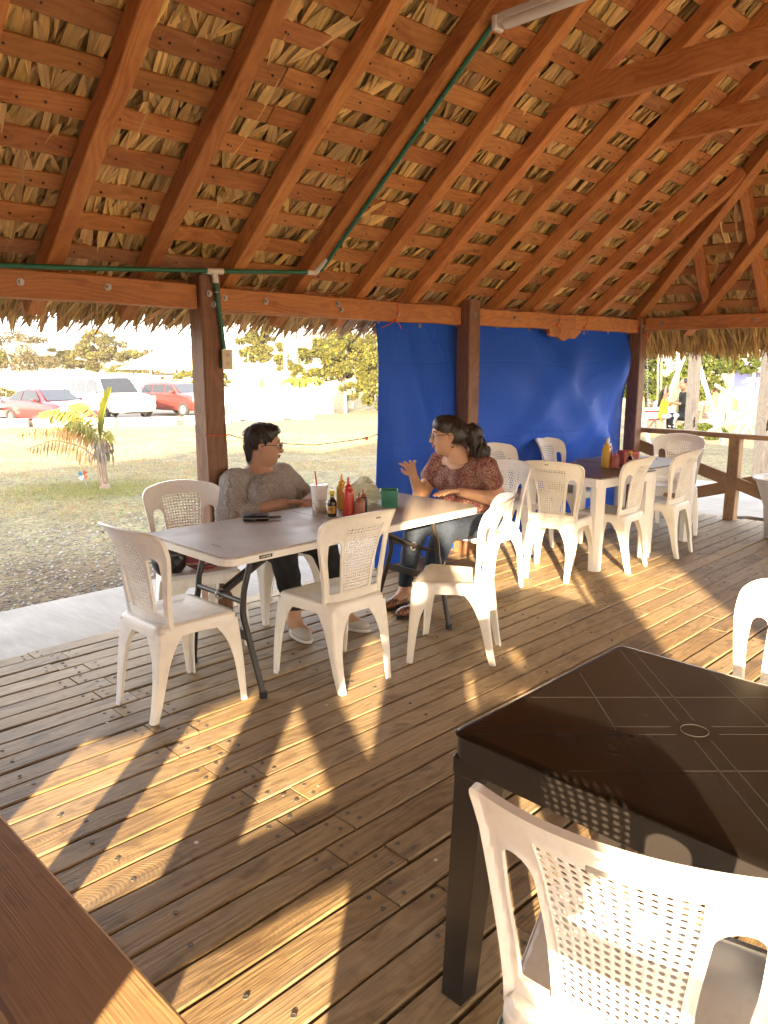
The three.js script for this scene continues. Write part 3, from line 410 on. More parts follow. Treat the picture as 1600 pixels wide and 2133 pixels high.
{
  const t = thing('folding_table', 'grey-topped white folding table with dark folding legs where two women sit', 'table', AB(2.765, -3.215), Math.PI / 4);
  const L = .915, W = .375, sf = (x, z) => { const k = .07, p = Math.abs(x) - L + k, q = Math.abs(z) - W + k; return p > 0 && q > 0 ? Math.hypot(p, q) - k : Math.max(p, q) - k; };
  const top = obj('tabletop', sheet((x, z) => sf(x, z) + .007, -.93, .93, -.39, .39, 120, 52, (x, z) => [x, .741, z], (x, z) => [x, .735, z]), tableTopMat, t);
  const rimF = (x, z) => sf(x, z); obj('table_rim', sheet(rimF, -.93, .93, -.39, .39, 120, 52, (x, z) => [x, .7385 - .006 * sm(-.008, 0, sf(x, z)), z], (x, z) => [x, .70 - .0 * z - (sf(x, z) > -.06 ? .0 : -.012), z]), M.white, t);
  const seam = obj('fold_seam', T(box(.003, .001, .74, .0004), 0, .7412, 0), M.dark, t);
  const handle = obj('seam_slot', T(box(.006, .001, .07, .0004), -.80, .7412, .12), mat(.12, .11, .1), t);
  const lab = obj('brand_label', T(new THREE.PlaneGeometry(.075, .016), -.70, .718, .3775), decal(1, 1, 'LIFETIME', { font: 'bold 92px sans-serif' }), t);
  const r = .0155;
  for (const s of [-1, 1]) {
    const g = []; const x0 = s * .66;
    for (const z of [-.20, .20]) { const zz = Math.sign(z); g.push(tube([V(x0 - s * .03, .705, z), V(x0, .66, z), V(x0 + s * .045, .52, z * 1.0), V(x0 + s * .055, .44, z * 1.0)], r, 10, 24), tube([V(x0 + s * .055, .44, z), V(x0 + s * .06, .38, z * 1.05), V(x0 + s * .04, .10, zz * .29), V(x0 + s * .035, .008, zz * .315)], r, 10, 24)); }
    each('leg', [g.slice(0, 2), g.slice(2)], M.leg, t);
    each('cross_bar', [bar(V(x0 + s * .055, .46, -.2), V(x0 + s * .055, .46, .2), .013), T(box(.012, .045, .47, .004), x0 + s * .052, .29, 0)], M.leg, t);
    each('brace', [bar(V(x0 + s * .055, .46, .02), V(s * .22, .70, .02), .012), bar(V(x0 + s * .055, .46, -.02), V(s * .22, .70, -.02), .012)], M.leg, t);
    const c = obj('clasp', T(new THREE.TorusGeometry(.024, .005, 6, 16), x0 + s * .055, .46, .0, 0, 0, 0), M.steel, t);
    if (s < 0) obj('brand_label', T(new THREE.PlaneGeometry(.07, .018), x0 - .0585, .292, -.10, 0, -Math.PI / 2), decal(1, 1, 'LIFETIME'), t);
    for (const z of [-.315, .315]) obj('foot', T(new THREE.CylinderGeometry(.02, .021, .03, 10), x0 + s * .035, .015, z), M.rubber, t);
  }
}
// ---------- black plastic table ----------
{
  const t = thing('black_table', 'black square plastic table with crossing lines moulded in its glossy top', 'table', AB(1.745, -.69), Math.PI / 4);
  const m = new THREE.MeshPhysicalMaterial({ color: C(.010, .008, .007), roughness: .3, clearcoat: .12, clearcoatRoughness: .2, specularIntensity: .6, roughnessMap: grayTex(256, 256, (u, v) => .55 + .45 * fbm(u, v, 8, 8, 4, 71)), side: THREE.DoubleSide });
  const mLeg = mat(.020, .017, .016, .38); const W = .415;
  const sf = (x, z) => { const k = .03, p = Math.abs(x) - W + k, q = Math.abs(z) - W + k; return p > 0 && q > 0 ? Math.hypot(p, q) - k : Math.max(p, q) - k; };
  obj('tabletop', sheet(sf, -.42, .42, -.42, .42, 84, 84, (x, z) => [x, .73 - .005 * sm(-.012, 0, sf(x, z)), z], (x, z) => [x, .722, z]), m, t);
  const ap = new THREE.Shape(); const c = W - .006, k = .035; ap.moveTo(-c + k, -c); ap.lineTo(c - k, -c); ap.quadraticCurveTo(c, -c, c, -c + k); ap.lineTo(c, c - k); ap.quadraticCurveTo(c, c, c - k, c); ap.lineTo(-c + k, c); ap.quadraticCurveTo(-c, c, -c, c - k); ap.lineTo(-c, -c + k); ap.quadraticCurveTo(-c, -c, -c + k, -c);
  const hole = new THREE.Path(); const d = c - .022; hole.moveTo(-d, -d); hole.lineTo(-d, d); hole.lineTo(d, d); hole.lineTo(d, -d); ap.holes.push(hole);
  const ag = new THREE.ExtrudeGeometry(ap, { depth: .075, bevelEnabled: true, bevelSize: .003, bevelThickness: .003, bevelSegments: 2 }); ag.rotateX(Math.PI / 2); ag.translate(0, .719, 0); obj('apron', ag, mLeg, t);
  const lm = mat(.016, .012, .009, .9); const ln = (x0, z0, x1, z1) => { const L = Math.hypot(x1 - x0, z1 - z0); return T(box(.0020, .0005, L, .0002), (x0 + x1) / 2, .7302, (z0 + z1) / 2, 0, Math.atan2(x1 - x0, z1 - z0), 0); };
  each('moulded_line', [...[[1, 1], [1, -1], [-1, 1], [-1, -1]].flatMap(([x, z]) => [ln(x * .05, z * .022, x * .385, z * .357), ln(x * .022, z * .05, x * .357, z * .385)]), ln(-.385, -.12, .12, .385), ln(-.12, -.385, .385, .12), ln(-.385, .12, .12, -.385), ln(-.12, .385, .385, -.12)], lm, t);
  obj('umbrella_cap', [T(new THREE.TorusGeometry(.032, .0014, 6, 32), 0, .7302, 0, Math.PI / 2), ], lm, t);
  for (const sx of [-1, 1]) for (const sz of [-1, 1]) { const g = new THREE.CylinderGeometry(.062, .044, .655, 4, 6); g.rotateY(Math.PI / 4); const p = g.attributes.position; for (let i = 0; i < p.count; i++) { const h = .5 - p.getY(i) / .655; p.setX(i, p.getX(i) + sx * .03 * h); p.setZ(i, p.getZ(i) + sz * .03 * h); } const q = toCreasedNormals(g, .4); q.translate(sx * (c - .048), .327, sz * (c - .048)); obj('leg', q, mLeg, t);
    obj('leg_collar', T(box(.10, .055, .10, .012, 3), sx * (c - .046), .645, sz * (c - .046)), mLeg, t); }
}
// ---------- two square white tables at the back ----------
const sqTop = mat(.22, .165, .13, .45);
function squareTable(a, b, turn, label) {
  const t = thing('square_table', label, 'table', AB(a, b), Math.PI / 4 + turn, 'white square tables pushed together'); const W = .395;
  obj('tabletop', T(box(W * 2 - .03, .012, W * 2 - .03, .004), 0, .728, 0), sqTop, t);
  const ap = new THREE.Shape(), c = W, k = .04; const P = [[-c + k, -c], [c - k, -c], [c, -c + k], [c, c - k], [c - k, c], [-c + k, c], [-c, c - k], [-c, -c + k]]; P.forEach((p, i) => i ? ap.lineTo(...p) : ap.moveTo(...p)); const d = c - .02, hole = new THREE.Path(); hole.moveTo(-d, -d); hole.lineTo(-d, d); hole.lineTo(d, d); hole.lineTo(d, -d); ap.holes.push(hole);
  const g = new THREE.ExtrudeGeometry(ap, { depth: .06, bevelEnabled: true, bevelSize: .004, bevelThickness: .004, bevelSegments: 2 }); g.rotateX(Math.PI / 2); g.translate(0, .722, 0); obj('apron', g, M.white, t);
  for (const x of [-1, 1]) for (const z of [-1, 1]) { const l = new THREE.CylinderGeometry(.058, .05, .665, 8, 1); l.rotateY(Math.PI / 8); obj('leg', T(toCreasedNormals(l, .3), x * (c - .058), .3325, z * (c - .058)), M.white, t); }
  return t;
}
squareTable(5.66, -3.27, -.10, 'white-legged square plastic table with brown top, nearer the blue tarpaulin corner post');
squareTable(6.47, -3.28, -.06, 'white-legged square plastic table with brown top, further right by the railing');
// ---------- things on the tables ----------
const lathe = (pts, n = 24) => new THREE.LatheGeometry(pts.map(([r, y]) => new THREE.Vector2(r, y)), n);
const gloss = (r, g, b, ro = .3) => new THREE.MeshPhysicalMaterial({ color: C(r, g, b), roughness: ro, clearcoat: .4, clearcoatRoughness: .2, side: THREE.DoubleSide });
const cond = 'sauces on the tables';
function squeeze(a, b, label, col, tip, h = .19, r = .031, y0 = .741) {
  const t = thing('squeeze_bottle', label, 'sauce bottle', AB(a, b, y0), 0, cond);
  obj('bottle_body', lathe([[0, 0], [r * .9, 0], [r, .006], [r, h * .62], [r * .93, h * .70], [r * .62, h * .76], [r * .62, h * .78], [0, h * .78]]), gloss(...col), t);
  obj('nozzle', lathe([[r * .72, h * .77], [r * .72, h * .83], [r * .45, h * .86], [r * .22, h * .89], [r * .30, h * .91], [r * .15, h * 1.06], [0, h * 1.07]]), gloss(...tip), t);
  return t;
}
squeeze(3.01, -3.365, 'yellow mustard squeeze bottle behind the red one on the folding table', [.62, .36, .02], [.66, .38, .03], .20, .030);
squeeze(2.895, -3.18, 'tall red ketchup squeeze bottle on the grey folding table', [.52, .035, .015], [.55, .04, .02], .21, .032);
squeeze(2.935, -3.13, 'short pinkish brown salsa squeeze bottle on the grey folding table', [.36, .13, .07], [.34, .10, .05], .125, .031);
squeeze(3.03, -3.2, 'small dark sauce bottle half hidden behind the salsa bottle', [.04, .02, .015], [.3, .08, .03], .125, .024);
squeeze(5.80, -3.20, 'yellow mustard squeeze bottle on the square table by the tarpaulin', [.60, .34, .02], [.62, .36, .03], .23, .036, .735);
squeeze(5.90, -3.24, 'red ketchup bottle with white nozzle on the square table', [.48, .03, .02], [.75, .72, .68], .23, .036, .735);
squeeze(5.83, -3.13, 'pink salsa squeeze bottle with low cap on the square table', [.42, .12, .09], [.4, .1, .08], .13, .034, .735);
function soy(a, b, y, label) {
  const t = thing('sauce_bottle', label, 'sauce bottle', AB(a, b, y), -.35, cond), h = .16;
  obj('bottle_body', lathe([[0, 0], [.024, 0], [.026, .004], [.026, .075], [.022, .09], [.012, .105], [.0105, .125], [0, .125]]), gloss(.012, .008, .006, .12), t);
  obj('cap', lathe([[0, .149], [.012, .149], [.0135, .146], [.0135, .124], [0, .124]]), gloss(.72, .50, .03), t);
  const lb = new THREE.CylinderGeometry(.0265, .0265, .042, 24, 1, true, -1.2, 2.4); obj('label', T(lb, 0, .040, 0), decal(1, 1, '', { bg: '#c79a3c', cw: 128, ch: 64 }), t);
  obj('label_emblem', T(new THREE.CylinderGeometry(.0269, .0269, .016, 16, 1, true, -.5, 1.0), 0, .044, 0), mat(.35, .14, .05), t);
  obj('neck_band', T(new THREE.CylinderGeometry(.0112, .0118, .008, 16, 1, true), 0, .116, 0), gloss(.6, .35, .04), t);
}
soy(2.83, -3.245, .741, 'small black seasoning sauce bottle with yellow cap on the folding table');
soy(5.87, -3.02, .735, 'black seasoning sauce bottle with yellow cap on the square table');
// foam cup with lid and straw
{
  const t = thing('foam_cup', 'white foam cup with lid and red straw on the folding table', 'cup', AB(2.90, -3.44, .741), 0);
  obj('cup_body', lathe([[0, 0], [.036, 0], [.038, .004], [.050, .135], [.053, .137], [.053, .143], [.047, .143], [.035, .012], [0, .01]]), mat(.82, .79, .74, .75), t);
  obj('lid', lathe([[0, .149], [.034, .149], [.036, .153], [.050, .152], [.055, .146], [.055, .139], [.052, .139]]), gloss(.8, .77, .72, .25), t);
  obj('straw', bar(V(-.002, .05, 0), V(-.022, .235, .01), .0042), gloss(.6, .03, .02), t);
}
{
  const t = thing('clear_container', 'small clear plastic food container in front of the foam cup', 'food container', AB(2.845, -3.36, .741), .4);
  const m = new THREE.MeshPhysicalMaterial({ color: C(.96, .95, .92), roughness: .1, transmission: .85, thickness: 0, side: THREE.DoubleSide });
  obj('tray', lathe([[0, .001], [.045, .001], [.053, .008], [.056, .03], [.060, .033], [.060, .036]], 12), m, t);
  obj('lid', lathe([[.060, .0365], [.054, .040], [.050, .062], [.02, .070], [0, .070]], 12), m, t);
  const cr = []; for (let k = 0; k < 26; k++) { const g = new THREE.IcosahedronGeometry(rr(.006, .011), 0); T(g, rr(-.035, .035), rr(.008, .026), rr(-.035, .035), rnd() * 3, rnd() * 3); cr.push(g); } obj('food_scraps', cr, mat(.55, .42, .26, .8), t);
}
// green basket of woven plastic
function basket(a, b, y, turn, w, h, col, label, name = 'basket') {
  const t = thing(name, label, 'basket', AB(a, b, y), turn, 'small plastic napkin baskets'); const m = gloss(...col, .35), side = [];
  const wall = (rot, ww) => { const n = 9, mm = 9, f = (x, q) => { if (Math.abs(x) > ww - .008 || q < .014 || q > h - .016) return -1; const cx = ((x / ww + 1) / 2 * n) % 1, cy = (q / h * mm) % 1; return .30 - Math.max(Math.abs(cx - .5), Math.abs(cy - .5)) > 0 ? 1 : -1; }; const g = sheet(f, -ww, ww, 0, h, n * 6, mm * 6, (x, q) => [x * (1 + .06 * q / h), q, ww + .003 * q / h], (x, q) => [x * (1 + .06 * q / h), q, ww - .002 + .003 * q / h], .4); return plain(T(g, 0, 0, 0, 0, rot, 0)); };
  for (let k = 0; k < 4; k++) obj('woven_side', wall(k * Math.PI / 2, w), m, t);
  obj('bottom', T(box(w * 2 - .006, .003, w * 2 - .006, .001), 0, .003, 0), m, t);
  const rim = []; for (let k = 0; k < 4; k++) rim.push(T(T(box(w * 2.2, .007, .006, .002), 0, h, w * 1.07), 0, 0, 0, 0, k * Math.PI / 2, 0)); obj('rim', rim, m, t); return t;
}
basket(3.275, -3.23, .741, Math.PI / 4 - .75, .048, .10, [.01, .22, .13], 'green woven plastic basket on the folding table');
basket(6.02, -3.12, .735, .15, .062, .13, [.50, .035, .02], 'red plastic basket behind the sauce bottle on the square table');
// crumpled translucent carrier bag
{
  const f0 = (u, v) => { const th = u * Math.PI * 2, y = v, r = .085 * (1 - .35 * sm(.75, 1, v)) * (.72 + .5 * Math.sin(Math.PI * clamp(v * .9 + .12))) * (1 + .28 * (noise(u * 9, v * 7, 9, 99, 81) - .5) + .2 * (noise(u * 22, v * 16, 22, 99, 82) - .5)); return [r * Math.cos(th) * 1.15, y * .135 + .02 * (noise(u * 7, v * 3, 7, 99, 83) - .5) * v, r * Math.sin(th) * .8]; };
  const n = 64, m = 26, P = [], I = []; for (let j = 0; j <= m; j++) for (let i = 0; i <= n; i++) P.push(...f0(i / n, j / m)); for (let j = 0; j < m; j++) for (let i = 0; i < n; i++) { const a = j * (n + 1) + i; I.push(a, a + 1, a + n + 2, a, a + n + 2, a + n + 1); }
  const g = new THREE.BufferGeometry(); g.setAttribute('position', new THREE.Float32BufferAttribute(P, 3)); g.setIndex(I); const q = toCreasedNormals(g.toNonIndexed(), .35);
  const t = thing('plastic_bag', 'crumpled pale plastic carrier bag behind the green basket', 'plastic bag', AB(3.21, -3.40, .742), .3);
  const bm = new THREE.MeshPhysicalMaterial({ color: C(.80, .80, .66), roughness: .25, transmission: .45, thickness: 0, side: THREE.DoubleSide });
  obj('bag_body', q, bm, t);
  const top = []; for (const [x, s] of [[-.02, 1], [.045, -1]]) top.push(sheet((u, v) => Math.abs(u) - .03 * (1 - v * 4), -.04, .04, 0, .07, 12, 10, (u, v) => [x + u + s * v * .4, .125 + v * .6, .02 * Math.sin(u * 90 + s) + s * v * .2], (u, v) => [x + u + s * v * .4, .1255 + v * .6, .02 * Math.sin(u * 90 + s) + s * v * .2 + .0006], .3)); each('bag_handle', top, bm, t);
}
// black zip pouch with strap
{
  const t = thing('zip_pouch', 'black padded pouch with red marks and strap loop on the folding table', 'pouch', AB(2.46, -3.46, .741), .12);
  const g = nets((x, y, z) => { const k = .012, p = Math.abs(x) - .072 + k, q = Math.abs(y - .017) - .016 + k, r = Math.abs(z) - .045 + k; return Math.hypot(Math.max(p, 0), Math.max(q, 0), Math.max(r, 0)) + Math.min(0, Math.max(p, q, r)) - k + .004 * (noise(x * 50 + 9, z * 50 + 9, 99, 99, 5) - .5); }, [-.085, -.01, -.06], [.085, .05, .06], .005); obj('pouch_body', g, mat(.012, .012, .013, .55), t);
  obj('printed_patch', [T(box(.035, .004, .05, .002), -.02, .034, 0, 0, .2)], mat(.02, .07, .075), t); each('red_mark', [T(box(.014, .004, .02, .002), .018, .0345, -.012), T(box(.012, .005, .016, .002), -.024, .0362, .012)], mat(.45, .03, .03), t);
  obj('strap', tube([V(.065, .015, .01), V(.10, .012, .015), V(.135, .014, .0), V(.125, .016, -.018), V(.09, .015, -.01), V(.068, .016, -.005)], .0035), M.dark, t);
  obj('zip', tube([V(-.07, .018, .046), V(0, .018, .048), V(.07, .018, .046)], .002, 5), M.steel, t); obj('keyring', T(new THREE.TorusGeometry(.007, .0012, 5, 14), -.01, .012, .052), M.steel, t);
}
// bags on the chair
{
  const t = thing('striped_bag', 'red striped woven handbag on the chair behind the folding table', 'handbag', AB(2.36, -3.80, .43), Math.PI / 4 + .1);
  const m = new THREE.MeshStandardMaterial({ map: dataTex(128, 128, (u, v) => { const b = Math.floor(v * 12) % 6, w = .8 + .4 * noise(u * 64, v * 64, 64, 64, 5); return [[.32, .06, .05], [.42, .13, .08], [.10, .05, .09], [.45, .25, .18], [.30, .05, .06], [.18, .06, .08]][b].map(q => q * w); }), roughness: .95, side: THREE.DoubleSide });
  const g = nets((x, y, z) => ell(0, .07, 0, .17 - .2 * Math.abs(y - .05), .085, .075)(x, y, z) + .008 * (noise(x * 30 + 9, y * 30 + 9, 99, 99, 2) - .5), [-.2, -.03, -.11], [.2, .18, .11], .012); const u = g.attributes.uv; for (let i = 0; i < u.count; i++) { u.setX(i, u.getX(i) * 5); u.setY(i, u.getY(i) * 6); } obj('bag_body', g, m, t);
  obj('strap', tube([V(.02, .12, .07), V(.06, .06, .10), V(.10, -.02, .12), V(.11, -.09, .115)], .008, 6), m, t); const ts = []; for (let k = 0; k < 9; k++) ts.push(bar(V(.11 + k * .003, -.09, .115), V(.105 + k * .006, -.14, .12), .002, .002, 4)); obj('tassel', ts, mat(.55, .42, .35), t);
}
{
  const t = thing('black_bag', 'black shiny bag beside the striped handbag on the chair', 'handbag', AB(2.13, -3.84, .425), Math.PI / 4); obj('bag_body', nets((x, y, z) => ell(0, .09, 0, .10, .11, .085)(x, y, z) + .012 * (noise(x * 26 + 9, y * 26 + z * 20 + 9, 99, 99, 3) - .5), [-.13, -.04, -.11], [.13, .22, .11], .012), gloss(.012, .012, .014, .3), t); obj('handle', tube([V(-.05, .18, 0), V(-.03, .24, .01), V(.03, .24, .01), V(.05, .18, 0)], .007), M.dark, t);
}
for (const [a, b, n] of [[5.56, -3.87, 'left'], [6.2, -3.82, 'right']]) { const t = thing('white_box', `flat grey carton lying on the ${n} chair behind the square tables`, 'carton', AB(a, b, .433), Math.PI / 4 + .1); obj('carton', box(.30, .05, .2, .008), mat(.45, .42, .38, .5), t).position.y = .026; obj('carton_label', T(box(.04, .022, .002, .0006), .06, .026, .1015), M.dark, t); }

// ---------- tarpaulins, ties, rope, conduit, lamp ----------
const tarpMat = new THREE.MeshPhysicalMaterial({ color: C(.014, .10, .62), roughness: .6, specularIntensity: .5, bumpMap: grayTex(512, 512, (u, v) => .5 + .25 * (fbm(u, v, 5, 5, 4, 91) - .5) + .35 * Math.pow(1 - Math.abs(2 * fbm(u, v, 7, 6, 3, 93) - 1), 6) - .18 * (Math.exp(-Math.pow((u * 4 % 1 - .5) / .012, 2)) + Math.exp(-Math.pow((v * 3 % 1 - .5) / .012, 2)))), bumpScale: .012, side: THREE.DoubleSide });
function tarp(label, a0, a1, sag, folds) {
  const t = thing('blue_tarpaulin', label, 'tarpaulin', V(0, 0, 0), Math.PI / 4, 'blue tarpaulins hung from the beam');
  const y0 = -.02, z = (u, v) => { let d = 0; for (const [cu, cv, du, dv, w, am] of folds) { const p = (u - cu) * dv - (v - cv) * du, q = (u - cu) * du + (v - cv) * dv; d += am * 1.15 * Math.exp(-p * p / (w * w * 2.2)) * sm(-.1, .25, q) * (1 - sm(.7, 1.3, q)); } return d + .02 * (fbm(u * .3 + .1, v * .3 + .1, 9, 9, 3, 92) - .5) + .05 * Math.sin(v * 2.2 + u) * Math.sin(u * 3) * .5; };
  const top = u => 1.93 - sag(u); const w = a1 - a0;
  obj('cloth', sheet((u, v) => -1, 0, 1, 0, 1, 90, 90, (u, v) => { const h = lerp(y0, top(u), v); return [a0 + w * u - .03 * Math.sin(v * 3) * (u - .5), h, -4.235 + z(u, v)]; }, null, 3), tarpMat, t);
  const hem = (u0, v0, u1, v1) => tube(Array.from({ length: 13 }, (_, i) => { const u = lerp(u0, u1, i / 12), v = lerp(v0, v1, i / 12); return V(a0 + w * u - .03 * Math.sin(v * 3) * (u - .5), lerp(y0, top(u), v), -4.233 + z(u, v)); }), .005, 5, 48); each('hem', [hem(.0, .999, 1, .999), hem(.003, 0, .003, 1), hem(.997, 0, .997, 1)], tarpMat, t);
  const ey = []; for (let k = 0; k <= Math.round(w / .45); k++) { const u = clamp(k / Math.round(w / .45), .02, .98); ey.push(T(new THREE.TorusGeometry(.013, .004, 6, 16), a0 + w * u, top(u) - .03, -4.228 + z(u, .985))); } each('eyelet', ey, M.steel, t);
  return t;
}
const dip = (c, w, d) => u => d * Math.exp(-((u - c) ** 2) / (w * w));
tarp('narrow blue tarpaulin hanging left of the middle post', 4.13, 5.10, dip(.5, .3, .02), [[0, 1, .35, -1, .10, .05], [.2, 1, .6, -.8, .07, .04], [1, .9, -.3, -.9, .12, .05], [.5, .5, .4, -.9, .06, -.03]]);
tarp('wide blue tarpaulin sagging between middle post and corner post', 5.14, 7.97, u => .0 + .05 * Math.exp(-((u - .52) ** 2) / .02), [[.36, 1, .55, -.84, .05, .07], [.70, 1, -.62, -.78, .05, .07], [1, 1, -.62, -.78, .09, .10], [1, .92, -.45, -.9, .06, .06], [.02, .9, .75, -.66, .10, .08], [.05, .55, .5, -.87, .09, .08], [1, .7, -.8, -.6, .05, -.05], [.95, 1, -.32, -.95, .045, .05]]);
// the sun side is hung with tarpaulins too
{
  const side = (label, b0, b1, y0) => { const t = thing('blue_tarpaulin', label, 'tarpaulin', V(0, 0, 0), Math.PI / 4, 'blue tarpaulins hung from the beam'); obj('cloth', sheet(() => -1, 0, 1, 0, 1, 140, 20, (u, v) => [-.10 + .03 * Math.sin(u * 16) * (1 - v), lerp(y0(lerp(b0, b1, u)), 2.0, v), lerp(b0, b1, u)], null, 3), tarpMat, t); };
  const edge = b => b < -1.92 ? .02 : lerp(.42, .71, sm(-1.92, -.78, b)) + .34 * sm(-.58, -.36, b); side('blue tarpaulin drawn half aside on the near end, left of the viewer', -4.4, -.13, edge); side('blue tarpaulin hanging to the ground on the near end, right of the viewer', 2.62, 4.4, () => .02);
}
for (const [a, y] of [[4.16, 1.9], [5.02, 1.93], [6.3, 1.93], [6.78, 1.93], [7.82, 1.95]]) { const t = tag(obj('tie_cord', [tube([V(a, y + .13, -4.03), V(a + .01, y + .05, -4.02), V(a - .005, y - .01, -4.05), V(a, y - .05, -4.19)], .004, 6), tube([V(a, y, -4.05), V(a + .03, y - .03, -4.03), V(a + .045, y - .06, -4.03)], .003, 5), T(new THREE.IcosahedronGeometry(.011, 1), a, y, -4.05)], M.orange), 'orange cord tying the tarpaulin to the beam, ' + { 4.16: 'leftmost, by the free edge', 5.02: 'just left of the middle post', 6.3: 'left of the bark slab', 6.78: 'right of the bark slab', 7.82: 'nearest the corner post' }[a], 'cord', 'orange cords tying up the tarpaulins'); t.rotation.y = Math.PI / 4; }
{ const t = tag(obj('corner_cord', [tube([V(7.99, 1.96, -3.99), V(8.0, 1.90, -3.98), V(7.97, 1.82, -3.99), V(7.99, 1.78, -3.97)], .006, 6), tube([V(7.87, 1.88, -3.995), V(7.95, 1.87, -3.99), V(8.02, 1.90, -3.99)], .005, 6)], M.orange), 'bunch of orange cord knotted on the corner post', 'cord'); t.rotation.y = Math.PI / 4; }
{
  const t = thing('rope', 'thin rope stretched from the left post to the blue tarpaulin', 'rope', V(0, 0, 0), Math.PI / 4);
  each('orange_end', [tube([V(2.50, 1.17, -4.005), V(2.58, 1.165, -4.0), V(2.67, 1.163, -4.005)], .0035, 6), tube([V(3.92, 1.045, -4.14), V(3.97, 1.05, -4.14), V(3.965, 1.03, -4.15), V(3.99, 1.05, -4.18)], .005, 6)], M.orange, t);
  obj('dark_line', tube([V(2.67, 1.163, -4.005), V(2.8, 1.13, -4.08), V(3.1, 1.075, -4.10), V(3.45, 1.035, -4.12), V(3.93, 1.045, -4.14), V(4.14, 1.06, -4.2)], .0032, 6, 40), M.dark, t);
}
{
  const t = thing('conduit', 'green conduit with white fittings along the beam and up a rafter', 'pipe', V(0, 0, 0), Math.PI / 4), z = -3.99, r = .0125;
  const up = (b, o = .0) => V(3.375, hL(b) - .02 + o, b);
  obj('pipe', tube([V(-.2, 2.02, z), V(1.43, 2.052, z), V(2.56, 2.115, z)], r, 10, 20), M.green, t); obj('pipe', bar(V(2.63, 2.118, z), V(3.30, 2.165, z), r), M.green, t); obj('pipe', bar(V(2.60, 2.09, z), V(2.645, 1.675, z), r), M.green, t); obj('pipe', tube([up(-3.95, .0), up(-2.2), up(-.6)], r, 10, 30), M.green, t);
  obj('tee_fitting', [bar(V(2.545, 2.113, z), V(2.655, 2.119, z), .019), bar(V(2.60, 2.11, z), V(2.605, 2.05, z), .019)], M.pvc, t); obj('elbow_fitting', [bar(V(3.29, 2.164, z), V(3.365, 2.17, z), .019), bar(V(3.355, 2.165, z), up(-3.88, .01), .019)], M.pvc, t);
  each('clip', [T(new THREE.TorusGeometry(.016, .004, 6, 14), 2.607, 2.0, z, Math.PI / 2), T(new THREE.TorusGeometry(.017, .004, 6, 14), 3.375, hL(-3.05) - .02, -3.05)], M.steel, t);
}
{
  const t = thing('power_outlet', 'cream wall outlet in a green box on the left post', 'outlet', AB(2.652, -3.985, 1.615), Math.PI / 4);
  obj('back_box', box(.062, .105, .045, .006), M.green, t).position.z = -.012; obj('cover_plate', box(.070, .116, .007, .003), mat(.70, .60, .42, .4), t).position.z = .014;
  for (const y of [-.025, .025]) { obj('socket', T(new THREE.CylinderGeometry(.015, .015, .003, 20), 0, y, .018, Math.PI / 2), mat(.62, .53, .37, .4), t); each('slot', [T(box(.0025, .008, .002, .0005), -.006, y + .003, .0195), T(box(.0025, .008, .002, .0005), .006, y + .003, .0195), T(new THREE.CylinderGeometry(.0022, .0022, .002, 8), 0, y - .007, .0195, Math.PI / 2)], M.dark, t); }
}
{
  const t = thing('tube_lamp', 'white fluorescent batten lamp fixed under a tie beam, unlit', 'lamp', V(0, 0, 0), Math.PI / 4);
  const p = obj('housing', box(.055, .045, 1.25, .012), mat(.62, .58, .52, .4), t); p.position.set(3.35, 3.25, -1.93); const d = obj('diffuser', T(new THREE.CapsuleGeometry(.027, 1.15, 6, 14), 0, 0, 0, Math.PI / 2), new THREE.MeshPhysicalMaterial({ color: C(.7, .67, .6), roughness: .35, side: THREE.DoubleSide }), t); d.position.set(3.35, 3.217, -1.93);
  for (const z of [-2.56, -1.3]) obj('end_cap', T(box(.072, .07, .03, .01), 3.35, 3.23, z), mat(.7, .66, .6, .4), t);
}
// ---------- people ----------
const skinMat = mat(.47, .255, .15, .55), skinMat2 = mat(.50, .275, .165, .52), hairMat = new THREE.MeshStandardMaterial({ color: C(.022, .013, .009), roughness: .42, bumpMap: grayTex(128, 128, (u, v) => fbm(u, v, 40, 6, 3, 7)), bumpScale: .004, side: THREE.DoubleSide });
const q3 = (p, yaw, pitch, roll) => { const e = new THREE.Euler(pitch, yaw, roll, 'YXZ'); return { m: new THREE.Matrix4().makeRotationFromEuler(e).setPosition(...p), e }; };
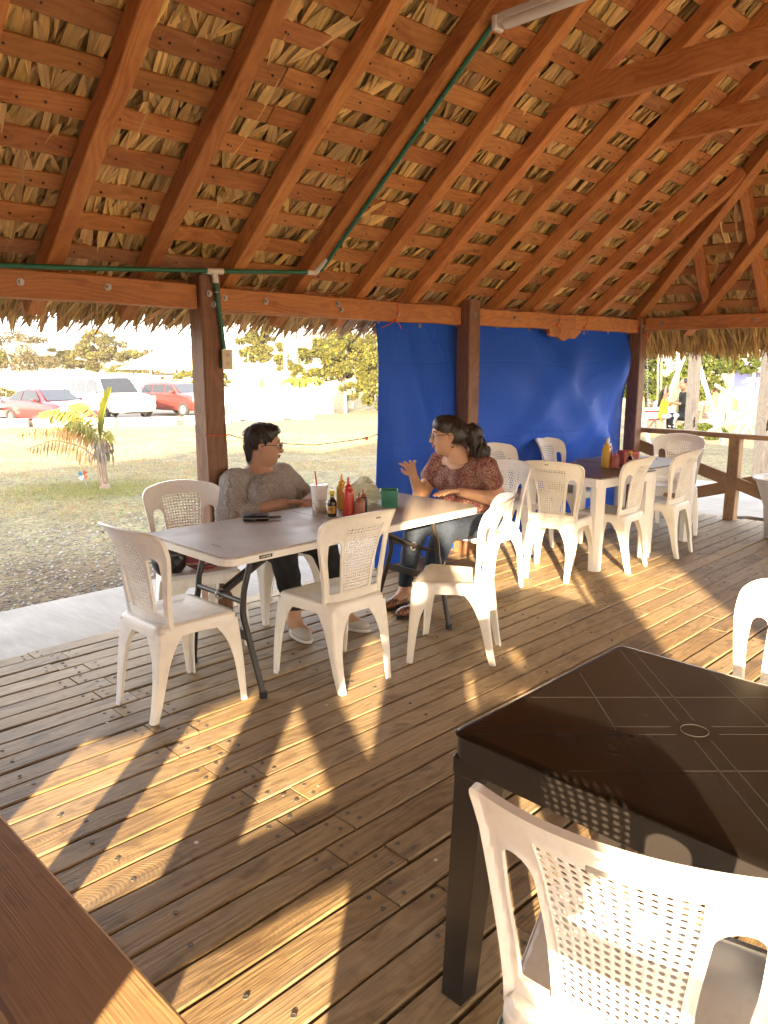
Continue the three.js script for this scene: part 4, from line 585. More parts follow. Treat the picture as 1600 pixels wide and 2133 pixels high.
// head geometry in its own frame (face towards +z), 3.5 mm cells
function headFn(o = {}) {
  const f = o.full ?? 1, parts = [ell(0, .035, -.012, .075, .088, .096), ell(0, -.03, .026, .061 * f, .085, .062), ell(0, -.088, .052, .032 * f, .026, .032), ell(.036, -.035, .052, .030 * f, .034, .034), ell(-.036, -.035, .052, .030 * f, .034, .034), ell(.045, -.06, .015, .030 * f, .045, .045), ell(-.045, -.06, .015, .030 * f, .045, .045), cone([-.03, .030, .076], [.03, .030, .076], .014, .014)];
  const neck = cone([0, -.06, -.025], o.neck ?? [0, -.17, -.04], .052 * f, .060 * f), chin2 = ell(0, -.098, .02, .045 * f, .028 * f, .045), base = union([...parts, neck, chin2], .03);
  const nose = union([cone([0, .012, .090], [0, -.030, .110], .009, .0125), ell(.010, -.034, .100, .009, .008, .010), ell(-.010, -.034, .100, .009, .008, .010)], .012);
  const lips = union([ell(0, -.058, .090, .022, .0062, .013), ell(0, -.0685, .087, .019, .0072, .013)], .004);
  const ear = s => { const a = ell(s * .076, .0, -.012, .010, .031, .019), b = ell(s * .086, .003, -.008, .008, .018, .010); return (x, y, z) => Math.max(a(x, y, z), -b(x, y, z)); }, eR = ear(1), eL = ear(-1);
  return (x, y, z) => { let d = smin(base(x, y, z), nose(x, y, z), .014); d = smin(d, lips(x, y, z), .006); const k = len3(Math.abs(x) - .031, y - .010, z - .103) - .016; d = -smin(-d, k, .016); const mo = Math.max(Math.abs(y + .0635) - .0012, Math.abs(x) - .02, .08 - z); d = Math.max(d, -mo); return smin(smin(d, eR(x, y, z), .008), eL(x, y, z), .008); };
}
function glasses(parent, H, m) {
  const rims = []; for (const s of [-1, 1]) { const g = new THREE.TorusGeometry(.022, m.userData.r ?? .0021, 6, 28); g.scale(1.12, .78, 1); T(g, s * .033, .004, .108, 0, s * .16, 0); rims.push(g); rims.push(bar(V(s * .057, .008, .103), V(s * .079, .012, .02), .002), bar(V(s * .079, .012, .02), V(s * .082, .002, -.012), .0018)); } rims.push(tube([V(-.012, .008, .111), V(0, .012, .113), V(.012, .008, .111)], .0018, 6));
  const g = obj('glasses', rims, m, parent); g.applyMatrix4(H); const L = []; for (const s of [-1, 1]) { const c = new THREE.CircleGeometry(.021, 20); c.scale(1.12, .78, 1); T(c, s * .033, .004, .108, 0, s * .16, 0); L.push(c); } each('lens', L, M.glass, g); return g;
}
function eyes(parent, H) {
  const w = [], ir = [], br = [], lid = []; for (const s of [-1, 1]) { w.push(T(new THREE.SphereGeometry(.0118, 16, 10), s * .031, .008, .0805)); ir.push(T(new THREE.SphereGeometry(.0058, 12, 8), s * .031, .008, .0872)); br.push(tube([V(s * .014, .030, .094), V(s * .03, .0375, .094), V(s * .05, .031, .080)], .0030, 5)); }
  const em = mat(.75, .72, .68, .2), im = mat(.02, .012, .008, .1); each('eyeball', w, em, parent, H).forEach((e, k) => obj('iris', ir[k], im, e)); each('eyebrow', br, hairMat, parent, H);
}
// a hand as bones: wrist w, forward d, palm normal n (unit), thumb side s
function handBones(w, d, n, s, spread = .16, curl = .5, L = 1) {
  const D = V(...d).normalize(), N = V(...n).normalize(), X = D.clone().cross(N).normalize().multiplyScalar(s), P = (a, b, c) => V(...w).addScaledVector(D, a * L).addScaledVector(X, b * L).addScaledVector(N, c * L).toArray(), out = [];
  for (let i = 0; i < 4; i++) { const b = (.024 - i * .0165); out.push([P(.0, b * .55, 0), P(.078 - i * .003, b, .002), .0145, .0115]); const l = [.040, .045, .042, .033][i], an = (1.5 - i) * spread * .5; let p = [.082 - i * .003, b, .003], a = .15 + curl * .35; for (let k = 0; k < 3; k++) { const ll = l * [1, .66, .55][k], q = [p[0] + ll * Math.cos(a), p[1] + ll * Math.sin(an), p[2] + ll * Math.sin(a)]; out.push([P(...p), P(...q), .0095 - k * .0010, .0088 - k * .0012]); p = q; a += curl * (.45 + .12 * i); } }
  out.push([P(.012, .022, .004), P(.045, .046, .014), .0135, .0115], [P(.045, .046, .014), P(.074, .057, .020), .0105, .0095], [P(.074, .057, .020), P(.098, .058, .026), .0095, .0075]);
  return out;
}
const bonesFn = (B, k) => union(B.map(b => cone(...b)), k);
const bounds = (B, m) => { const lo = [9, 9, 9], hi = [-9, -9, -9]; for (const b of B) for (const p of [b[0], b[1]]) for (let i = 0; i < 3; i++) { lo[i] = Math.min(lo[i], p[i] - m); hi[i] = Math.max(hi[i], p[i] + m); } return [lo, hi]; };
const handGeo = B => nets(bonesFn(B, .007), ...bounds(B, .022), .0034);
const sumF = (fs, k) => union(fs, k);
// loose strands lying over the hair mass
function strands(hair, n, seedY) { const p = hair.geometry.attributes.position, q = hair.geometry.attributes.normal, P = []; for (let k = 0; k < n; k++) { const i = Math.floor(rnd() * p.count); let a = V().fromBufferAttribute(p, i), nn = V().fromBufferAttribute(q, i); const tail = a.y < -.03, fl = tail ? V(rr(-.25, .25), -1, rr(-.3, .1)) : V(rr(-.25, .25), -.35 + rr(-.25, .25), -1); a.addScaledVector(nn, .0008); const L = rr(.025, .06), w = rr(.0006, .0013), lift = rnd() < .12 ? rr(.1, .3) : .02; let d = fl.clone().addScaledVector(nn, -fl.dot(nn)).normalize(); const side = d.clone().cross(nn).normalize(); let prev = null; for (let s = 0; s <= 3; s++) { const t = s / 3, c = a.clone().addScaledVector(d, L * t).addScaledVector(nn, lift * L * t * (1.2 - t) - 3.5 * L * L * t * t), ww = w * (1 - t * .8), l = c.clone().addScaledVector(side, ww), r = c.clone().addScaledVector(side, -ww); if (prev) for (const v of [prev[0], l, r, prev[0], r, prev[1]]) P.push(v.x, v.y, v.z); prev = [l, r]; } }
  tag(obj('hair_strands', fromTris(P), strandMat, hair), null, null, null, 'stuff'); }
const strandMat = mat(.034, .021, .014, .38);
function person(label, pos, turn, o) {
  const t = thing('person', label, 'person', pos, turn);
  const H = q3(o.head, ...o.headRot), inv = H.m.clone().invert();
  const parts = [nets(headFn(o), [-.12, -.19, -.13], [.12, .14, .14], .0042).applyMatrix4(H.m)];
  const skinF = sumF(o.skin.map(b => cone(...b)), .03); parts.push(nets(skinF, ...bounds(o.skin, .13), .009));
  for (const h of o.hands) parts.push(handGeo(h));
  obj('body', parts.map(p => plain(p)), o.skinMat, t); eyes(t, H.m); glasses(t, H.m, o.frameMat);
  each('lip', [T(new THREE.SphereGeometry(1, 14, 8).scale(.0185, .0056, .007), 0, -.0585, .0985), T(new THREE.SphereGeometry(1, 14, 8).scale(.0165, .0062, .007), 0, -.0690, .0955)], o.lipMat, t, H.m);
  return { t, H: H.m };
}
const knit = new THREE.MeshStandardMaterial({ map: dataTex(256, 256, (u, v) => { const a = fbm(u, v, 14, 14, 3, 55), b = fbm(u, v, 60, 60, 2, 56), s = Math.pow(.5 + .5 * Math.sin(2 * Math.PI * (u * 26 + 2.2 * fbm(u, v, 8, 8, 2, 57))), 2) * .15; const k = .36 + .07 * (a - .5) + .20 * (b - .5) + s * .25; return [k * 1.03, k * .95, k * .87]; }), bumpMap: grayTex(256, 256, (u, v) => .6 * fbm(u, v, 60, 60, 3, 56) + .4 * fbm(u, v, 14, 14, 2, 55)), bumpScale: .012, roughness: .95, side: THREE.DoubleSide });
const paisley = new THREE.MeshStandardMaterial({ map: dataTex(512, 512, (u, v) => { const wx = fbm(u, v, 7, 7, 3, 65), wy = fbm(u, v, 7, 7, 3, 66), r = Math.sin(2 * Math.PI * (u * 5 + wx * 3.6)) * Math.sin(2 * Math.PI * (v * 5 + wy * 3.6)), f = fbm(u, v, 46, 46, 2, 67), big = fbm(u, v, 5, 5, 2, 68); const band = sm(.52, .6, big), cr = sm(.06, .2, Math.abs(r) * (1 - band * .5) * (.45 + f) - .17), dk = sm(.58, .66, f); return [0, 1, 2].map(i => lerp(lerp([.15, .026, .028][i], [.42, .29, .19][i], cr * .75), [.07, .015, .013][i], dk * .6)); }), roughness: .8, side: THREE.DoubleSide });
const denim = new THREE.MeshStandardMaterial({ map: dataTex(128, 128, (u, v) => { const k = .7 + .6 * (fbm(u, v, 40, 40, 2, 75) - .5) + .4 * (fbm(u, v, 4, 4, 3, 76) - .5); return [.020 * k, .032 * k, .058 * k]; }), roughness: .85, side: THREE.DoubleSide });
const blackCloth = mat(.014, .013, .014, .9);
const scaleUV = (g, s) => { const u = g.attributes.uv; for (let i = 0; i < u.count; i++) u.setXY(i, u.getX(i) * s, u.getY(i) * s); return g; };
const folds = (x, y, z, a, s) => a * (noise(x * s + 9, y * s + z * s * .7 + 9, 999, 999, 3) - .5);
// woman in the grey sweater (faces the table, head turned to her left)
{
  const RS = [-.185, .885, -.01], RE = [-.265, .70, .05], RW = [-.02, .762, .265], LS = [.185, .885, .0], LE = [.285, .72, .12], LW = [.20, .775, .27];
  const rh = handBones([.0, .764, .272], [1, .05, .1], [0, -1, .1], 1, .1, .30, .95), lh = handBones([.185, .782, .28], [-.55, -.1, .35], [0, -1, 0], -1, .1, .35, .95);
  const { t, H } = person('woman with short dark hair and glasses in a grey sweater seated at folding table', AB(2.83, -3.93), Math.PI / 4, {
    head: [.02, 1.095, .03], headRot: [.86, .06, .05], full: 1.12, neck: [.01, -.19, -.03], skinMat, frameMat: Object.assign(mat(.012, .010, .012, .3), { userData: { r: .0034 } }), lipMat: mat(.30, .09, .07, .45),
    skin: [[[0, .93, -.01], [.01, 1.0, .0], .07, .06], [[0, .6, -.02], [0, .88, -.01], .12, .11], [RS, RE, .05, .045], [RE, RW, .043, .030], [LS, LE, .05, .045], [LE, LW, .043, .03], [[-.1, .5, 0], [-.13, .5, .40], .08, .06], [[.1, .5, 0], [.15, .5, .42], .08, .06], [[-.13, .5, .40], [-.105, .09, .46], .055, .038], [[.15, .5, .42], [.20, .09, .57], .055, .038], [[-.105, .07, .44], [-.10, .045, .56], .038, .03], [[.2, .07, .55], [.22, .045, .66], .038, .03]],
    hands: [rh, lh] });
  // hair: short, swept back
  const cap = ell(0, .045, -.022, .087, .092, .104), top = ell(.0, .085, .035, .066, .05, .062), nape = cone([0, -.02, -.075], [0, -.09, -.075], .05, .035), face = ell(0, -.028, .088, .090, .108, .070), earC = [ell(.088, -.012, -.004, .03, .036, .026), ell(-.088, -.012, -.004, .03, .036, .026)];
  const hf = (x, y, z) => { let d = smin(smin(cap(x, y, z), top(x, y, z), .03), nape(x, y, z), .03); d += .012 * (noise(x * 70 + 99, y * 26 + z * 60 + 99, 9999, 9999, 5) - .5); d = Math.max(d, -face(x, y, z), -earC[0](x, y, z), -earC[1](x, y, z)); return Math.max(d, -(y + .035) - Math.max(0, -z - .03) * 1.2); };
  const hairL = obj('hair', nets(hf, [-.12, -.14, -.15], [.12, .16, .12], .0045), hairMat, t); strands(hairL, 1500); hairL.applyMatrix4(H);
  each('earring', [-1, 1].map(s => T(new THREE.TorusGeometry(.007, .0018, 6, 14), s * .082, -.04, -.01)), mat(.3, .2, .07, .3, { metalness: .8 }), t, H);
  const torso = sumF([ell(0, .64, .075, .20, .165, .175), ell(0, .80, .065, .185, .13, .135), ell(.075, .785, .13, .085, .075, .07), ell(-.075, .785, .13, .085, .075, .07), cone([-.13, .885, -.01], [.13, .885, -.01], .075, .075), cone([0, .55, 0], [0, .8, -.03], .17, .13), cone(RS, RE, .085, .082), cone(RE, [lerp(RE[0], RW[0], .45), lerp(RE[1], RW[1], .45), lerp(RE[2], RW[2], .45)], .076, .056), cone(LS, LE, .080, .075), cone(LE, [lerp(LE[0], LW[0], .6), lerp(LE[1], LW[1], .6), lerp(LE[2], LW[2], .6)], .070, .052)], .035);
  const neckC = ell(.0, .985, .015, .098, .058, .088);
  const sf = (x, y, z) => Math.max(torso(x, y, z) + folds(x, y, z, .012, 14) + folds(x + 3, y, z, .0035, 60), -neckC(x, y, z), .50 - y);
  obj('sweater', scaleUV(nets(sf, [-.40, .46, -.22], [.42, .99, .30], .0075), 4), knit, t);
  const legs = sumF([cone([-.1, .51, .0], [-.135, .52, .40], .105, .085), cone([.1, .51, .0], [.155, .52, .42], .105, .085), cone([-.135, .50, .40], [-.108, .17, .455], .082, .062), cone([.155, .50, .42], [.19, .17, .55], .082, .062), ell(0, .53, -.04, .2, .11, .16)], .03);
  obj('trousers', nets((x, y, z) => Math.max(legs(x, y, z) + folds(x, y, z, .012, 26), .165 - y, y - .62), [-.26, .13, -.23], [.30, .66, .66], .011), blackCloth, t);
  const shoe = (x, z, yaw) => { const f = sumF([ell(0, .038, .05, .043, .034, .085), ell(0, .045, -.035, .037, .040, .05)], .03), c = ell(0, .10, -.03, .033, .045, .05), g = nets((x, y, z) => Math.max(f(x, y, z), -c(x, y, z), .009 - y), [-.06, 0, -.11], [.06, .1, .15], .006); const s = obj('shoe', g, mat(.44, .39, .33, .9), t); s.position.set(x, .001, z); s.rotation.y = yaw; const so = new THREE.Shape(); so.absellipse(0, .01, .046, .128, 0, Math.PI * 2); const sg = new THREE.ExtrudeGeometry(so, { depth: .012, bevelEnabled: true, bevelSize: .003, bevelThickness: .003, bevelSegments: 1, curveSegments: 24 }); sg.rotateX(Math.PI / 2); sg.translate(0, .014, 0); obj('sole', sg, mat(.58, .54, .48, .8), s); };
  shoe(-.105, .50, -.25); shoe(.215, .60, .2);
}
// woman in the patterned blouse (sits at the table end, talking with raised hands)
{
  const LS = [.185, .905, .09], LE = [.285, .70, .055], LW = [.155, .765, .30], RS = [-.18, .91, .11], RE = [-.22, .70, .27], RW = [-.17, .845, .40];
  const lh = handBones([.145, .772, .315], [-.25, .10, 1], [.1, -1, .12], -1, .22, .22, 1.0), rh = handBones([-.168, .86, .405], [.12, .75, .55], [.65, -.35, .5], -1, .5, .45, .95);
  const { t, H } = person('woman with dark ponytail and glasses in a maroon patterned blouse, gesturing', AB(4.17, -3.32), -Math.PI / 4, {
    head: [-.005, 1.125, .255], headRot: [-.62, .08, -.02], full: 1.12, neck: [.02, -.18, -.06], skinMat: skinMat2, frameMat: mat(.03, .02, .02, .25), lipMat: mat(.34, .09, .08, .4),
    skin: [[[0, .94, .1], [0, 1.03, .20], .075, .06], [[0, .6, .0], [0, .88, .09], .12, .115], [LS, LE, .062, .053], [LE, LW, .052, .031], [RS, RE, .06, .05], [RE, RW, .048, .03], [[-.11, .5, 0], [-.12, .53, .42], .09, .065], [[.11, .5, 0], [.12, .53, .40], .09, .065], [[-.12, .53, .42], [-.10, .10, .56], .06, .036], [[.12, .53, .40], [.09, .10, .60], .06, .036], [[-.1, .08, .55], [-.1, .045, .66], .036, .03], [[.09, .08, .59], [.09, .045, .70], .036, .03], [LS, [.05, .93, .11], .07, .07], [RS, [-.05, .93, .11], .07, .07]],
    hands: [lh, rh] });
  const cap = ell(0, .040, -.022, .083, .090, .104), front = ell(0, .075, .03, .070, .052, .062), face = ell(0, -.045, .088, .084, .104, .070), tail = sumF([cone([0, .03, -.11], [.0, .0, -.17], .035, .052), cone([0, .0, -.17], [.03, -.13, -.21], .052, .058), cone([.03, -.13, -.21], [.03, -.26, -.19], .058, .035)], .03), earC = [ell(.088, -.012, .0, .03, .036, .028), ell(-.088, -.012, .0, .03, .036, .028)], side = [ell(.066, .0, -.055, .03, .06, .06), ell(-.066, .0, -.055, .03, .06, .06)];
  const hf = (x, y, z) => { let d = smin(cap(x, y, z), front(x, y, z), .03); d = smin(smin(d, side[0](x, y, z), .02), side[1](x, y, z), .02); d = Math.max(d, -face(x, y, z), -earC[0](x, y, z), -earC[1](x, y, z), -(y + .06)); const n = noise(x * 60 + 99, y * 22 + z * 55 + 99, 9999, 9999, 6) - .5; return smin(d + .006 * n, tail(x, y, z) + .022 * n, .02); };
  const hairR = obj('hair', nets(hf, [-.12, -.33, -.29], [.13, .15, .12], .0048), hairMat, t); strands(hairR, 2200); hairR.applyMatrix4(H);
  each('earring', [-1, 1].map(s => T(new THREE.TorusGeometry(.016, .0035, 6, 18), s * .086, -.058, -.012, 0, .5, 0)), mat(.12, .07, .03, .4), t, H);
  const torso = sumF([ell(0, .66, .05, .205, .18, .17), ell(0, .80, .11, .185, .14, .13), ell(.075, .80, .18, .08, .075, .07), ell(-.075, .80, .18, .08, .075, .07), cone([-.12, .915, .1], [.12, .915, .1], .08, .08), cone([0, .50, -.02], [0, .8, .03], .18, .14), cone(LS, [lerp(LS[0], LE[0], .42), lerp(LS[1], LE[1], .42), lerp(LS[2], LE[2], .42)], .088, .084), cone(RS, [lerp(RS[0], RE[0], .42), lerp(RS[1], RE[1], .42), lerp(RS[2], RE[2], .42)], .085, .08)], .035);
  const neckC = ell(.0, .985, .225, .082, .085, .105), n2 = ell(0, 1.03, .13, .09, .075, .09);
  obj('blouse', scaleUV(nets((x, y, z) => Math.max(torso(x, y, z) + folds(x, y, z, .012, 20), -neckC(x, y, z), -n2(x, y, z), .50 - y), [-.36, .47, -.24], [.38, 1.02, .33], .0075), 4), paisley, t);
  const legs = sumF([cone([-.11, .52, .0], [-.12, .535, .42], .118, .086), cone([.11, .52, .0], [.125, .535, .40], .118, .086), cone([-.12, .53, .42], [-.10, .15, .55], .084, .05), cone([.125, .53, .40], [.09, .15, .59], .084, .05), ell(0, .54, -.06, .21, .12, .17)], .03);
  obj('jeans', scaleUV(nets((x, y, z) => Math.max(legs(x, y, z) + folds(x, y, z, .009, 24), .13 - y, y - .64), [-.26, .1, -.26], [.26, .68, .70], .011), 3), denim, t);
  obj('seam_stitching', [tube([V(.20, .585, .0), V(.195, .61, .15), V(.185, .60, .33), V(.17, .57, .43)], .002, 4)], mat(.35, .28, .2), t);
  obj('ring', T(new THREE.TorusGeometry(.0105, .0022, 6, 16), .118, .776, .43, 0, 0, 0), mat(.7, .65, .5, .2, { metalness: 1 }), t);
  const leather = gloss(.17, .055, .02, .4); for (const [x, z, y] of [[-.10, .62, .1], [.09, .67, -.1]]) { const f = sumF([ell(0, .036, .06, .042, .033, .085), ell(0, .040, -.04, .036, .040, .05)], .03), c = ell(0, .085, -.03, .032, .05, .05); const s = obj('shoe', nets((x, y, z) => Math.max(f(x, y, z) + .003 * Math.cos(z * 260) * sm(.02, .05, y), -c(x, y, z), .010 - y), [-.06, 0, -.11], [.06, .1, .16], .006), leather, t); s.position.set(x, .001, z); s.rotation.y = y; const so = new THREE.Shape(); so.absellipse(0, .015, .044, .13, 0, Math.PI * 2); const sg = new THREE.ExtrudeGeometry(so, { depth: .012, bevelEnabled: false, curveSegments: 24 }); sg.rotateX(Math.PI / 2); sg.translate(0, .0125, 0); obj('sole', sg, M.dark, s); }
}
// the person holding the phone camera, standing behind the near railing (only the shadow is in view)
{
  const t = thing('person', 'standing person behind the viewer whose shadow falls on the deck', 'person', V(-.035, -.13, .52), Math.PI);
  const S = [-.19, 1.42, 0], E1 = [-.27, 1.2, .2], W1 = [-.07, 1.62, .42];
  const B = [[[0, .98, 0], [0, 1.36, .0], .15, .155], [[0, 1.42, 0], [0, 1.56, .02], .07, .06], [[0, 1.67, .03], [0, 1.70, .02], .095, .10], [[-.12, 1.42, 0], [.12, 1.42, 0], .09, .09]];
  for (const s of [-1, 1]) B.push([[s * .16, 1.42, 0], [s * .20, 1.22, .16], .06, .05], [[s * .20, 1.22, .16], [s * .09, 1.64, .40], .055, .035], [[s * .09, .95, 0], [s * .11, .5, .02], .105, .07], [[s * .11, .5, .02], [s * .11, .06, 0], .07, .045], [[s * .11, .04, -.02], [s * .12, .03, .15], .04, .035]);
  for (const s of [-1, 1]) B.push(...handBones([s * .09, 1.64, .41], [-s * .3, 1, .1], [-s, 0, .3], s, .1, .6, .9));
  obj('body', nets(bonesFn(B, .04), [-.42, 0, -.24], [.42, 1.84, .52], .016), skinMat, t);
  const hd = T(nets(headFn(), [-.12, -.19, -.13], [.12, .14, .14], .007), 0, 1.69, .03); obj('head', hd, skinMat, t);
  obj('shirt', nets(bonesFn([[[0, .95, 0], [0, 1.36, 0], .165, .17], [[-.12, 1.42, 0], [.12, 1.42, 0], .09, .09], [[-.16, 1.42, 0], [-.19, 1.31, .09], .075, .07], [[.16, 1.42, 0], [.19, 1.31, .09], .075, .07]], .04), [-.4, .7, -.25], [.4, 1.56, .3], .018), mat(.3, .3, .35, .9), t);
  obj('trousers', nets(bonesFn([[[-.09, .95, 0], [-.11, .15, .0], .12, .075], [[.09, .95, 0], [.11, .15, 0], .12, .075]], .04), [-.3, .05, -.2], [.3, 1.1, .2], .018), denim, t);
  const ph = thing('phone', 'phone held up by the standing person behind the viewer', 'phone', V(.0, 1.57, .075)); obj('phone_body', box(.075, .155, .008, .004), M.dark, ph);
}
// ---------- palm sapling ----------
const at = (px, py, D) => { const c = Math.cos(11 * Math.PI / 180), s = Math.sin(11 * Math.PI / 180), u = (px - 800) / 1606, v = (1066.5 - py) / 1606, dz = c + v * s; return V(u * D / dz, 1.6 + (v * c - s) * D / dz, -D); };   // a point D metres ahead seen along that direction
const G = (x, z) => V(x, groundH(x, z), z);
{
  const t = thing('palm_sapling', 'young coconut palm with yellow-green fronds and drooping dry skirt on the lawn', 'palm tree', G(-4.08, -11.1)), trunkM = new THREE.MeshStandardMaterial({ map: dataTex(64, 256, (u, v) => { const k = .26 + .2 * (fbm(u, v, 10, 30, 3, 5) - .5) + .08 * Math.sin(v * 90); return [k * 1.1, k * .8, k * .58]; }), roughness: .95 });
  obj('trunk', [tube([V(.02, 0, 0), V(.0, .25, 0), V(-.01, .5, .01), V(.0, .72, .0)], .062, 10), T(new THREE.ConeGeometry(.11, .25, 12), .02, .08, 0)], trunkM, t);
  const greenM = new THREE.MeshPhysicalMaterial({ color: C(.24, .215, .018), roughness: .5, transmission: .3, thickness: 0, side: THREE.DoubleSide }), olive = new THREE.MeshPhysicalMaterial({ color: C(.13, .14, .016), roughness: .5, transmission: .25, thickness: 0, side: THREE.DoubleSide }), dry = mat(.42, .24, .10, .9), pale = mat(.24, .20, .165, .95);
  const frond = (pts, leafL, droop, m, n = 26, w = .034) => { const c = new THREE.CatmullRomCurve3(pts.map(p => V(...p))), P = []; for (let i = 3; i < n; i++) for (const s of [-1, 1]) { const q = i / n, p = c.getPoint(q), tg = c.getTangent(q), side = tg.clone().cross(V(0, 1, 0)).normalize().multiplyScalar(s), L = leafL * Math.sin(Math.PI * clamp(.12 + q * .8)) * rr(.75, 1.15), d = side.clone().multiplyScalar(.55).addScaledVector(tg, .5).add(V(0, -droop * rr(.7, 1.3), 0)).normalize(), wv = tg.clone().cross(d).normalize().cross(d).multiplyScalar(w * .5), a = p.clone().addScaledVector(d, L * .5), b = p.clone().addScaledVector(d, L).add(V(0, -L * droop * .25, 0)); for (const v of [p, a.clone().add(wv), a.clone().sub(wv), a.clone().add(wv), b, a.clone().sub(wv)]) P.push(v.x, v.y, v.z); }
    const f = obj('frond', tube(pts.map(p => V(...p)), .010, 6, 20), m, t); tag(obj('leaflets', fromTris(P), m, f), null, null, null, 'stuff'); };
  frond([[0, .7, 0], [.05, .95, .02], [.13, 1.2, .04], [.22, 1.42, .05]], .22, -.75, olive, 34, .04); frond([[0, .7, 0], [.03, .95, 0], [.10, 1.18, .02], [.15, 1.32, .03]], .16, -.8, olive, 26, .04);
  frond([[0, .68, 0], [-.15, .98, .08], [-.42, 1.16, .12], [-.78, 1.10, .16]], .30, .9, greenM, 34); frond([[0, .68, 0], [-.06, 1.02, -.05], [-.25, 1.22, -.15], [-.5, 1.18, -.2]], .26, .8, greenM, 26);
  frond([[0, .65, 0], [-.25, .86, .1], [-.62, .95, .12], [-1.12, .82, .16]], .26, 1.1, tone(dry), 34); frond([[0, .4, .03], [-.25, .62, .1], [-.6, .72, .15], [-.98, .60, .2]], .26, 1.2, mat(.46, .34, .17, .9), 22); frond([[0, .62, 0], [.1, .8, .1], [.22, .85, .2], [.3, .75, .3]], .18, 1.1, greenM, 18); frond([[0, .66, 0], [-.1, .95, .12], [-.2, 1.05, .3], [-.3, .95, .5]], .24, 1, greenM, 20);
  function tone(m) { return m; }
  const P = []; for (let k = 0; k < 80; k++) { const a = rr(-2.6, 2.6), r = rr(.05, .14), y = rr(.62, .76), L = rr(.15, .34), w = .011, x = r * Math.cos(a), z = r * Math.sin(a); for (const v of [[x, y, z], [x * 1.5 + w, y - L * .6, z * 1.5], [x * 1.5 - w, y - L * .6, z * 1.5], [x * 1.5 + w, y - L * .6, z * 1.5], [x * 1.45, y - L, z * 1.45], [x * 1.5 - w, y - L * .6, z * 1.5]]) P.push(...v); } tag(obj('dry_skirt', fromTris(P), pale, t), null, null, null, 'stuff');
  const toy = thing('garden_pinwheel', 'small red, white and blue pinwheel ornament stuck beside the palm trunk', 'ornament', G(-4.27, -10.95)); obj('stem', bar(V(.02, 0, 0), V(-.03, .2, 0), .004), mat(.3, .3, .3), toy);
  [[.5, .07, .04], [.05, .2, .35], [.75, .7, .68], [.55, .10, .05]].forEach((c, k) => { const a = k * Math.PI / 2 + .5; obj('vane', fromTris([0, 0, 0, .08 * Math.cos(a), .08 * Math.sin(a), .01, .075 * Math.cos(a + .9), .075 * Math.sin(a + .9), .02, 0, 0, 0, .075 * Math.cos(a + .9), .075 * Math.sin(a + .9), .02, .03 * Math.cos(a + 1.2), .03 * Math.sin(a + 1.2), 0]), mat(...c, .5), toy).position.set(-.03, .22, .01); });
}
// grass tufts and gravel near the deck
{
  const g = fromTris([-.004, 0, 0, .004, 0, 0, .008, 1, .15, -.003, 0, .004, .003, 0, -.004, -.10, .8, -.05]), n = 26000, im = new THREE.InstancedMesh(g, new THREE.MeshStandardMaterial({ color: 0xffffff, roughness: .9, side: THREE.DoubleSide }), n); im.name = 'grass'; im.castShadow = im.receiveShadow = true;
  let k = 0; while (k < n) { const pal = rnd() < .10, x = pal ? -4.1 + rr(-1.5, 1.7) : rr(-14, 3), z = pal ? -11 + rr(-1.1, 1.1) : rr(-24, -4), a = (x - z) * S2, b = (x + z) * S2; if (b > -5.5 && a < 11) continue; const d = -5.3 - b, p = pal ? Math.exp(-((x + 4.1) ** 2 + (z + 11) ** 2 * 2)) : sm(.40, .62, noise(x * 1.2 + 40, z * 1.2 + 40, 999, 999, 11)) * sm(1, 4, d) * .8; if (rnd() > p) continue;
    const s = rr(.03, .075) * (pal ? .8 : 1), q = pal ? rr(0, .6) : 1; im.setMatrixAt(k, new THREE.Matrix4().makeRotationY(rnd() * 6.3).scale(V(1.5, s, s)).setPosition(x, groundH(x, z) - .003, z)); im.setColorAt(k, C(lerp(.22, .40, q) * rr(.8, 1.2), lerp(.24, .30, q) * rr(.8, 1.2), lerp(.06, .14, q))); k++; }
  tag(im, 'short dry and green grass growing in tufts on the lawn', 'grass', null, 'stuff'); scene.add(im);
  const st = new THREE.IcosahedronGeometry(1, 0), m = 9000, gm = new THREE.InstancedMesh(st, new THREE.MeshStandardMaterial({ color: 0xffffff, roughness: .9 }), m); gm.name = 'gravel'; gm.castShadow = gm.receiveShadow = true; k = 0;
  while (k < m) { const a = rr(-1, 13), b = -5.32 - Math.pow(rnd(), 1.6) * 3.2, s = rr(.006, .018), p = AB(a, b); gm.setMatrixAt(k, new THREE.Matrix4().makeRotationFromEuler(new THREE.Euler(rnd() * 3, rnd() * 3, 0)).scale(V(s, s * .7, s * rr(.7, 1.2))).setPosition(p.x, groundH(p.x, p.z) + .002, p.z)); const c = rr(.14, .42); gm.setColorAt(k, C(c, c * .9, c * .78)); k++; }
  tag(gm, 'brown and grey gravel scattered beside the concrete walk', 'gravel', null, 'stuff'); scene.add(gm);
}
